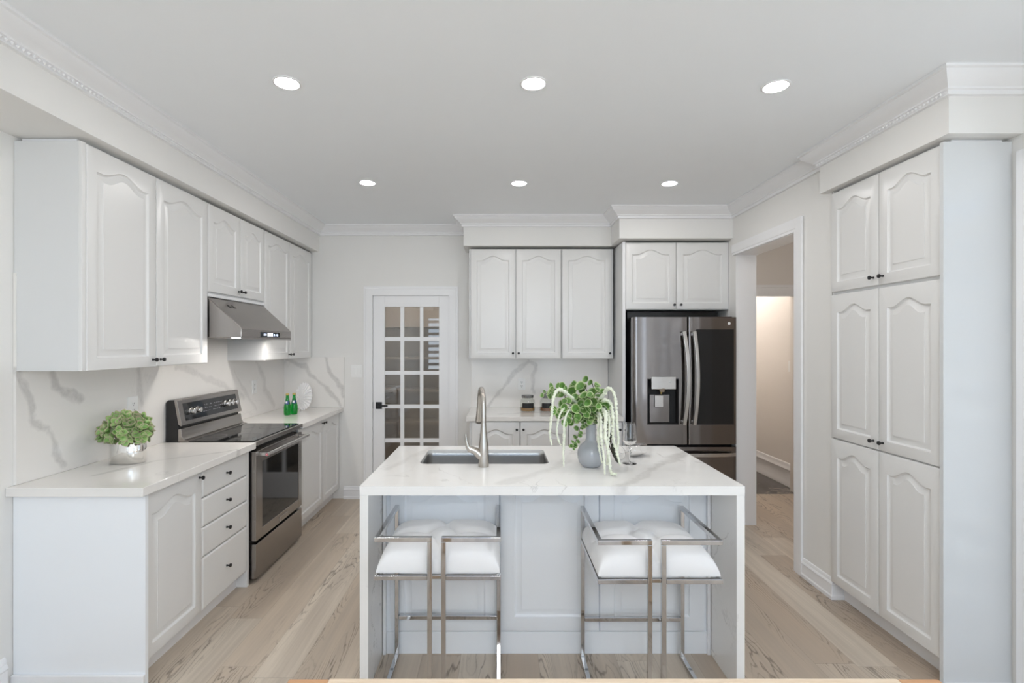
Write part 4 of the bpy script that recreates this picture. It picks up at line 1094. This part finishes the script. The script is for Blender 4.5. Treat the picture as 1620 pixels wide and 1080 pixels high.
stool(-0.513, 0.006, 2.078, 2.487, -0.286, -0.229, 'chrome bar stool with white tufted seat in front of the left half of the island')
stool(0.397, 0.902, 2.045, 2.470, 0.607, 0.664, 'chrome bar stool with white tufted seat in front of the right half of the island')

# ------------------------------------------------------------------ dining table corner at the bottom of the frame
r = thing('dining_table', (0.268, 0.72, 0), 'pale wood dining table whose far edge crosses the bottom of the view', 'table')
MB().box(-0.400, 0.935, 0.22, 1.19, 0.722, 0.750).build('table_top', M['table'], r, bev=0.002)
for x0, x1 in ((-0.494, -0.4005), (0.9355, 1.03)): MB().box(x0, x1, 0.22, 1.188, 0.722, 0.750).build('breadboard_end', M['table_end'], r, bev=0.002)
m = MB(); m.box(-0.43, 0.965, 1.05, 1.075, 0.63, 0.722); m.box(-0.43, 0.965, 0.33, 0.355, 0.63, 0.722); m.build('apron', M['table'], r)
for x in (-0.42, 0.90):
    for y in (0.34, 1.015): MB().box(x, x+0.06, y, y+0.06, 0, 0.722).build('leg', M['table'], r, bev=0.003)

# ------------------------------------------------------------------ leaves
class LeafMB:
    def __init__(self): self.v = []; self.f = []; self.e = []; self.t = []
    def leaf(self, c, nrm, upv, ln, wd, cup=0.25, tone=0.5, nn=6, point=0.0):
        n_ = Vector(nrm).normalized(); u = Vector(upv); u = (u-n_*u.dot(n_)).normalized(); s = u.cross(n_)
        base = len(self.v); rings = [0.0, 0.45, 0.8, 1.0]; K = 12
        self.v.append(Vector(c)-n_*cup*ln*0.35); self.e.append(0); self.t.append(tone)
        for q in rings[1:]:
            for k in range(K):
                a = 2*PI*k/K; ca, sa = math.cos(a), math.sin(a)
                l_ = ln*0.5*(1+point*max(ca, 0)**3)
                p = Vector(c)+u*(ca*l_*q)+s*(sa*wd*0.5*q)+n_*(cup*ln*0.35*(q*q*1.6-1)+0.06*ln*math.sin(2*a+tone*9)*q)
                self.v.append(p); self.e.append(q); self.t.append(tone)
        for k in range(K): self.f.append((base, base+1+k, base+1+(k+1) % K))
        for r_ in range(2):
            for k in range(K):
                a = base+1+r_*K+k; b_ = base+1+r_*K+(k+1) % K; self.f.append((a, a+K, b_+K, b_))
    def build(self, name, mat, parent, thick=0.0009):
        inv = wm(parent).inverted(); me = bpy.data.meshes.new(name)
        me.from_pydata([tuple(inv @ p) for p in self.v], [], self.f); me.materials.append(mat)
        for nm_, d in (('edge', self.e), ('tone', self.t)):
            at = me.attributes.new(nm_, 'FLOAT', 'POINT'); at.data.foreach_set('value', d)
        for p in me.polygons: p.use_smooth = True
        o = bpy.data.objects.new(name, me); COL.objects.link(o); o.parent = parent; WM[o.name] = wm(parent)
        md = o.modifiers.new('thickness', 'SOLIDIFY'); md.thickness = thick; md.offset = 0
        return o
def W(px_, py_, Y): return Vector(((px_-CX)*Y/F, Y, H-(py_-CY)*Y/F))
def resample(P, n):
    P = [Vector(p) for p in P]; out = []
    for i in range(n):                               # Catmull-Rom
        t = i/(n-1)*(len(P)-1); k = min(int(t), len(P)-2); f = t-k
        p0, p1, p2, p3 = P[max(k-1, 0)], P[k], P[k+1], P[min(k+2, len(P)-1)]
        out.append(0.5*((2*p1)+(p2-p0)*f+(2*p0-5*p1+4*p2-p3)*f*f+(3*p1-p0-3*p2+p3)*f**3))
    return out

# --- grey vase and the arrangement in it
VX, VY, VZ = 0.470, 2.600, 0.9105
r = thing('flower_vase', (VX, VY, VZ), 'grey glazed round bottle vase on the island holding greenery', 'vase')
m = MB(); prof = [(0.0, 0.0), (0.040, 0.0), (0.046, 0.003), (0.060, 0.020), (0.068, 0.044), (0.070, 0.062), (0.066, 0.085), (0.055, 0.106), (0.038, 0.122), (0.028, 0.130), (0.0255, 0.140), (0.0245, 0.165), (0.0250, 0.205), (0.0265, 0.214), (0.0245, 0.216), (0.0215, 0.212), (0.0205, 0.165), (0.022, 0.14), (0.0, 0.12)]
m.lathe(prof, (VX, VY, VZ), 48, 'z', False, False); m.build('vase_body', M['vase'], r, smooth=70)
B = thing('faux_bouquet', (VX, VY, 1.08), 'round-leaved variegated greenery with drooping cream tassels standing in the grey vase', 'bouquet')
neck = [Vector((VX, VY, 1.085)), Vector((VX, VY, 1.15))]
rnd = random.Random(11)
STEMS = [  # pixel path, distance at the tip, leaf size, number of leaves
    ([(932, 650), (920, 625), (911, 604)], 2.60, 0.046, 8),
    ([(936, 648), (930, 622), (921, 602)], 2.56, 0.050, 9),
    ([(940, 648), (940, 624), (937, 605)], 2.62, 0.042, 8),
    ([(925, 648), (900, 632), (880, 618), (859, 625)], 2.66, 0.036, 13),
    ([(926, 648), (908, 632), (894, 616)], 2.58, 0.048, 7),
    ([(924, 656), (900, 650), (884, 648), (877, 655)], 2.50, 0.050, 12),
    ([(928, 654), (908, 642), (889, 636)], 2.46, 0.046, 9),
    ([(942, 650), (952, 638), (955, 655)], 2.50, 0.052, 9),
    ([(940, 650), (946, 636), (950, 645)], 2.46, 0.054, 7),
    ([(926, 648), (902, 628), (882, 616), (868, 617)], 2.64, 0.042, 14),
    ([(932, 652), (924, 636), (915, 628)], 2.50, 0.050, 10),
    ([(932, 652), (915, 655), (898, 662), (888, 665)], 2.48, 0.046, 11),
    ([(938, 655), (932, 640), (920, 645), (905, 660)], 2.48, 0.050, 12),
    ([(942, 652), (950, 628), (947, 618)], 2.60, 0.040, 7),
    ([(934, 660), (925, 650), (915, 668)], 2.47, 0.044, 8),
    ([(936, 655), (938, 636), (929, 628)], 2.47, 0.046, 9),
    ([(928, 668), (919, 674), (914, 690), (908, 704), (905, 708)], 2.53, 0.027, 20),
]
for path, Y, ls, nl in STEMS:
    P = neck+[W(px_, py_, VY+(Y-VY)*(i+1)/len(path)) for i, (px_, py_) in enumerate(path)]
    R = resample(P, 26); st = MB().tube(R, 0.0018, 6).build('branch', M['stem'], B, smooth=80)
    lf = LeafMB(); hang = path[-1][1] > path[0][1]+30
    i0 = 4 if hang else 9
    for k in range(nl):
        f = k/(nl-1) if nl > 1 else 0; idx = i0+(25-i0)*f; i = min(int(idx), 24); p = R[i].lerp(R[i+1], idx-i)
        d = (R[i+1]-R[i]).normalized(); ang = k*2.4+rnd.uniform(-.5, .5)
        side = Vector((math.cos(ang), -0.35+0.8*math.sin(ang)*0.6, math.sin(ang)*0.9)).normalized()
        side = (side-d*side.dot(d)).normalized(); s_ = ls*rnd.uniform(0.75, 1.12)*(0.75 if f > 0.9 else 1)
        c = p+side*s_*0.52
        nrm = Vector((rnd.uniform(-1.1, 1.1), -1.0, rnd.uniform(-.5, 1.1)))*0.8+d*rnd.uniform(0.1, 0.9)
        if path[-1][0] < 865: nrm = Vector((rnd.uniform(-1.4, -.6), -0.6, rnd.uniform(-.2, .5)))
        lf.leaf(c, nrm, side+d*0.3, s_, s_*rnd.uniform(0.78, 0.95), rnd.uniform(0.4, 1.1), rnd.random(), point=0.12)
    lf.build('leaves', M['leaf'], st)
def tassel(P, rad, seed, nmul=1.0):
    L_ = sum((Vector(P[i+1])-Vector(P[i])).length for i in range(len(P)-1)); n = max(int(L_/0.0035), 12)
    R = resample(P, n); q = random.Random(seed); m = MB(); K = 10
    for i, p in enumerate(R): p.z = max(p.z, 0.9115+rad*0.9)
    rings = []
    for i, p in enumerate(R):
        t = i/(n-1); d = (R[min(i+1, n-1)]-R[max(i-1, 0)]).normalized()
        u = d.cross(Vector((0.3, 1, 0.1))).normalized(); v = u.cross(d)
        rr0 = 0.82*rad*(0.55+0.45*min(t*5, 1))*(1.0-0.55*t)*q.choice((0.7, 0.85, 1.0, 1.2))
        if i == n-1: rr0 *= 0.3
        rings.append([tuple(p+(u*math.cos(2*PI*k/K)+v*math.sin(2*PI*k/K))*rr0*q.uniform(0.6, 1.5)) for k in range(K)])
    m.rings(rings); return m.build('tassel', M['tassel'], B, smooth=100)
TS = [([(920, 645, 2.56), (900, 625, 2.50), (885, 616, 2.46), (876, 628, 2.43), (873, 655, 2.42), (870, 685, 2.42), (873, 704, 2.42)], 0.0115),
      ([(918, 650, 2.56), (900, 640, 2.50), (886, 655, 2.46), (881, 680, 2.45), (884, 698, 2.45), (888, 704, 2.45)], 0.0085),
      ([(918, 655, 2.54), (902, 648, 2.50), (893, 665, 2.46), (892, 690, 2.45), (891, 712, 2.45), (892, 738, 2.45)], 0.0095),
      ([(918, 655, 2.66), (905, 650, 2.66), (897, 665, 2.66), (894, 690, 2.67), (893, 712, 2.67)], 0.0080),
      ([(940, 645, 2.58), (954, 625, 2.54), (963, 614, 2.50), (972, 624, 2.48), (975, 645, 2.47), (976, 670, 2.47), (978, 695, 2.47), (976, 714, 2.48)], 0.0130),
      ([(942, 650, 2.58), (956, 634, 2.52), (966, 640, 2.48), (970, 665, 2.46), (970, 692, 2.46), (976, 716, 2.46), (981, 735, 2.45)], 0.0140),
      ([(942, 655, 2.56), (947, 662, 2.48), (946, 690, 2.46), (949, 715, 2.45), (953, 733, 2.45)], 0.0105),
      ([(942, 655, 2.56), (950, 658, 2.46), (951, 690, 2.42), (955, 720, 2.41), (957, 751, 2.40)], 0.0120),
      ([(944, 650, 2.56), (957, 650, 2.46), (958, 690, 2.42), (963, 720, 2.41), (966, 745, 2.41), (970, 751, 2.40), (976, 753, 2.39)], 0.0130),
      ([(944, 650, 2.56), (960, 645, 2.50), (964, 670, 2.46), (962, 705, 2.44), (960, 735, 2.44)], 0.0110)]
for k, (P, rad) in enumerate(TS): tassel([neck[0], neck[1]]+[W(*p) for p in P], rad, k+5)
for k, P in enumerate(([(938, 660, 2.58), (958, 665, 2.54), (966, 700, 2.52), (970, 722, 2.52)], [(938, 660, 2.62), (957, 672, 2.60), (964, 705, 2.58), (975, 730, 2.58)])):
    R = resample(neck+[W(*p) for p in P], 20); st = MB().tube(R, 0.0022, 6).build('branch', M['stem'], B, smooth=80)
    lf = LeafMB()
    for i in range(8, 20, 2): lf.leaf(R[i]+Vector((0.008*(-1)**i, -0.005, 0)), (rnd.uniform(-.5, .5), -1, .2), (0.3*(-1)**i, 0, -1), 0.034, 0.016, 0.2, 0.0, point=0.3)
    lf.build('dark_leaves', plain('dark_leaf', srgb(52, 56, 44), 0.6), st)

# --- silver pot with hydrangea
PX, PY, PZ = -1.975, 2.690, 0.9105
r = thing('silver_planter', (PX, PY, PZ), 'shiny silver oval pot on the left countertop holding green hydrangea', 'planter')
m = MB(); m.lathe([(0.0, 0.0), (0.084, 0.0), (0.087, 0.003), (0.0875, 0.060), (0.0875, 0.118), (0.085, 0.120), (0.083, 0.116), (0.083, 0.08), (0, 0.08)], (PX, PY, PZ), 56, 'z', False, False, 1.0, 0.72); m.build('pot', M['silver'], r, smooth=60)
Hb = thing('hydrangea_bunch', (PX, PY, PZ+0.085), 'green and pink-edged hydrangea heads filling the silver pot', 'flowers')
rnd = random.Random(5); hc = Vector((PX-0.002, PY-0.004, PZ+0.162))
for hx, hy, hz, hr in ((-0.058, -0.01, -0.005, 0.068), (0.055, -0.015, 0.0, 0.070), (0.0, -0.035, 0.005, 0.078), (0.005, 0.035, 0.020, 0.080), (-0.02, 0.0, 0.028, 0.075)):
    c0 = hc+Vector((hx, hy, hz)); hd = MB().tube([(PX+hx*0.3, PY+hy*0.3, PZ+0.082), tuple(c0-Vector((0, 0, 0.02))), tuple(c0)], [0.004, 0.004, 0.003], 8).build('flower_stem', M['stem'], Hb)
    lf = LeafMB(); nfl = 19
    for k in range(nfl):
        zz = 1-1.55*(k+0.5)/nfl; a = k*2.39996+rnd.uniform(-.2, .2); q = math.sqrt(max(0, 1-zz*zz))
        d = Vector((q*math.cos(a), q*math.sin(a), zz)); pc = c0+Vector((d.x*hr, d.y*hr*0.85, d.z*hr*0.88))
        s1 = d.cross(Vector((0.2, 0.3, 1))).normalized(); s2 = d.cross(s1); a0 = rnd.uniform(0, PI)
        tone = rnd.random()
        for j in range(4):
            b_ = a0+j*PI/2+rnd.uniform(-.2, .2); dd = s1*math.cos(b_)+s2*math.sin(b_); sz = rnd.uniform(0.030, 0.039)
            lf.leaf(pc+dd*sz*0.42, d+dd*rnd.uniform(-1.0, 0.15), dd, sz, sz*0.95, rnd.uniform(0.4, 0.9), min(1, max(0, tone+rnd.uniform(-.2, .2))), point=0.38)
    lf.build('flower_head', M['petal'], hd, 0.0007)

# --- bottles
def bottle(x, y, label):
    r = thing('green_bottle', (x, y, 0.9102), label, 'bottle', 'small green glass bottles on the far left counter')
    m = MB(); m.lathe([(0, 0), (0.024, 0), (0.028, 0.004), (0.030, 0.02), (0.031, 0.05), (0.030, 0.075), (0.025, 0.100), (0.018, 0.125), (0.0135, 0.150), (0.0125, 0.172), (0.0138, 0.176), (0.0138, 0.180)], (x, y, 0.9102), 32, 'z', False, True); m.build('glass_body', M['green_glass'], r, smooth=60)
    MB().lathe([(0.0142, 0.176), (0.0146, 0.178), (0.0142, 0.190), (0.012, 0.192), (0, 0.192)], (x, y, 0.9102), 20, 'z', False, False).build('cap', M['gold'], r)
    for nm_, a0, a1, h0, h1, mt in (('label', -2.1, -0.6, 0.098, 0.128, 'bluelabel'), ('label_stripe', -1.95, -1.2, 0.106, 0.124, 'white_mark')):
        m = MB(); K = 10; R_ = []
        for h in (h0, (h0+h1)/2, h1):
            rad = 0.0255+(0.0185-0.0255)*(h-0.098)/(0.125-0.098)+0.0006+(0.0004 if nm_ == 'label_stripe' else 0)
            R_.append([(x+rad*math.cos(a0+(a1-a0)*k/K), y+rad*math.sin(a0+(a1-a0)*k/K), 0.9102+h) for k in range(K+1)])
        m.rings(R_, False, False, False); m.build(nm_, M[mt], r)
    return r
b1_ = bottle(-1.882, 4.49, 'left one of the two small green glass bottles in the far left corner')
copy_tree(b1_, (-1.846, 4.548, 0.9102), rz=0.15, label='right one of the two green glass bottles, next to the white fan sculpture')
# --- white fan sculpture
r0 = Vector((-1.868, 4.83, 0.9105)); m = MB(); K, T = 96, 10; front, back = [], []
for layer, off in ((front, -0.010), (back, 0.012)):
    for t in range(T+1):
        q = t/T; ring = []
        for k in range(K):
            a = 2*PI*k/K; ex, ez = 0.080*math.cos(a), 0.128*math.sin(a); ox_, oz_ = -0.030, -0.02
            x = ox_+(ex-ox_)*q; z = oz_+(ez-oz_)*q; sc = 1+(0.045*math.sin(22*a) if q > .7 else 0)*q
            rid = 0.0085*math.sin(22*a+3*q)*min(q*2, 1)
            ring.append((r0.x+x*sc, r0.y+off*(1-q**4*0.8)+(rid if layer is front else rid*0.8)+z*0.25, r0.z+0.131+z*sc))
        layer.append(ring)
m.rings(front+back[::-1], True, True)
bare('fan_sculpture', m, M['white_ceramic'], tuple(r0), 'white ridged fan-shaped sculpture standing behind the green bottles', 'sculpture', smooth=50)
# --- jars
def jar(x, y, label, grains):
    r = thing('glass_jar', (x, y, 0.9102), label, 'jar', None); z = 0.9102
    m = MB(); m.lathe([(0, 0), (0.064, 0), (0.068, 0.004), (0.069, 0.02), (0.069, 0.085), (0.064, 0.105), (0.053, 0.118), (0.051, 0.135), (0.048, 0.135), (0.049, 0.118), (0.061, 0.102), (0.066, 0.084), (0.066, 0.006), (0, 0.005)], (x, y, z), 40, 'z', False, False); m.build('glass_body', M['clear'], r, smooth=50)
    MB().lathe([(0, 0.0055), (0.0655, 0.0065), (0.0655, 0.034), (0.03, 0.038), (0, 0.036)], (x, y, z), 32, 'z', False, False).build('contents', grains, r)
    MB().lathe([(0.0515, 0.126), (0.056, 0.128), (0.057, 0.148), (0.054, 0.152), (0, 0.153)], (x, y, z), 40, 'z', False, False).build('lid', M['lidgrey'], r)
    m = MB(); K = 16; R_ = []
    for h in (0.036, 0.040, 0.078, 0.082):
        w_ = 0.80 if h in (0.036, 0.082) else 0.86
        R_.append([(x+0.0700*math.sin(-w_+2*w_*k/K), y-0.0700*math.cos(-w_+2*w_*k/K), z+h) for k in range(K+1)])
    m.rings(R_, False, False, False); m.build('label', M['matblack'], r)
jar((834.7-CX)*4.76/F, 4.76, 'left glass jar with black label and tan contents on the back counter', M['grains'])
jar((865.5-CX)*4.76/F, 4.76, 'right glass jar with black label and brown contents, partly behind the leaves', M['coffee'])
# --- wine glasses
WP = [(0.0, 0.0), (0.036, 0.0), (0.0365, 0.0012), (0.020, 0.0035), (0.006, 0.007), (0.0036, 0.014), (0.0034, 0.075), (0.0045, 0.086), (0.012, 0.092), (0.028, 0.104), (0.037, 0.120), (0.0375, 0.128), (0.034, 0.165), (0.029, 0.213), (0.0282, 0.213), (0.0332, 0.165), (0.0366, 0.128), (0.036, 0.121), (0.027, 0.106), (0.012, 0.0945), (0.0, 0.0925)]
def wineglass(M4, loc, label):
    r = thing('wine_glass', loc, label, 'glass')
    MB(M4).lathe(WP, (0, 0, 0), 48, 'z', False, False).build('glass_body', M['glass'], r, smooth=50)
gx, gy = (996-CX)*2.66/F, 2.66
wineglass(Matrix.Translation((gx, gy, 0.9102)), (gx, gy, 0.9102), 'clear wine glass standing upright on the island right of the vase')
tilt = math.atan2(0.0375-0.0365, 0.128)
Mx = Matrix.Translation((0.655, 2.745, 0.9102+0.0370)) @ Matrix.Rotation(math.radians(38), 4, 'Z') @ Matrix.Rotation(math.radians(90.3), 4, 'Y')
wineglass(Mx, (0.655, 2.745, 0.9102), 'clear wine glass lying on its side on the island behind the upright one')
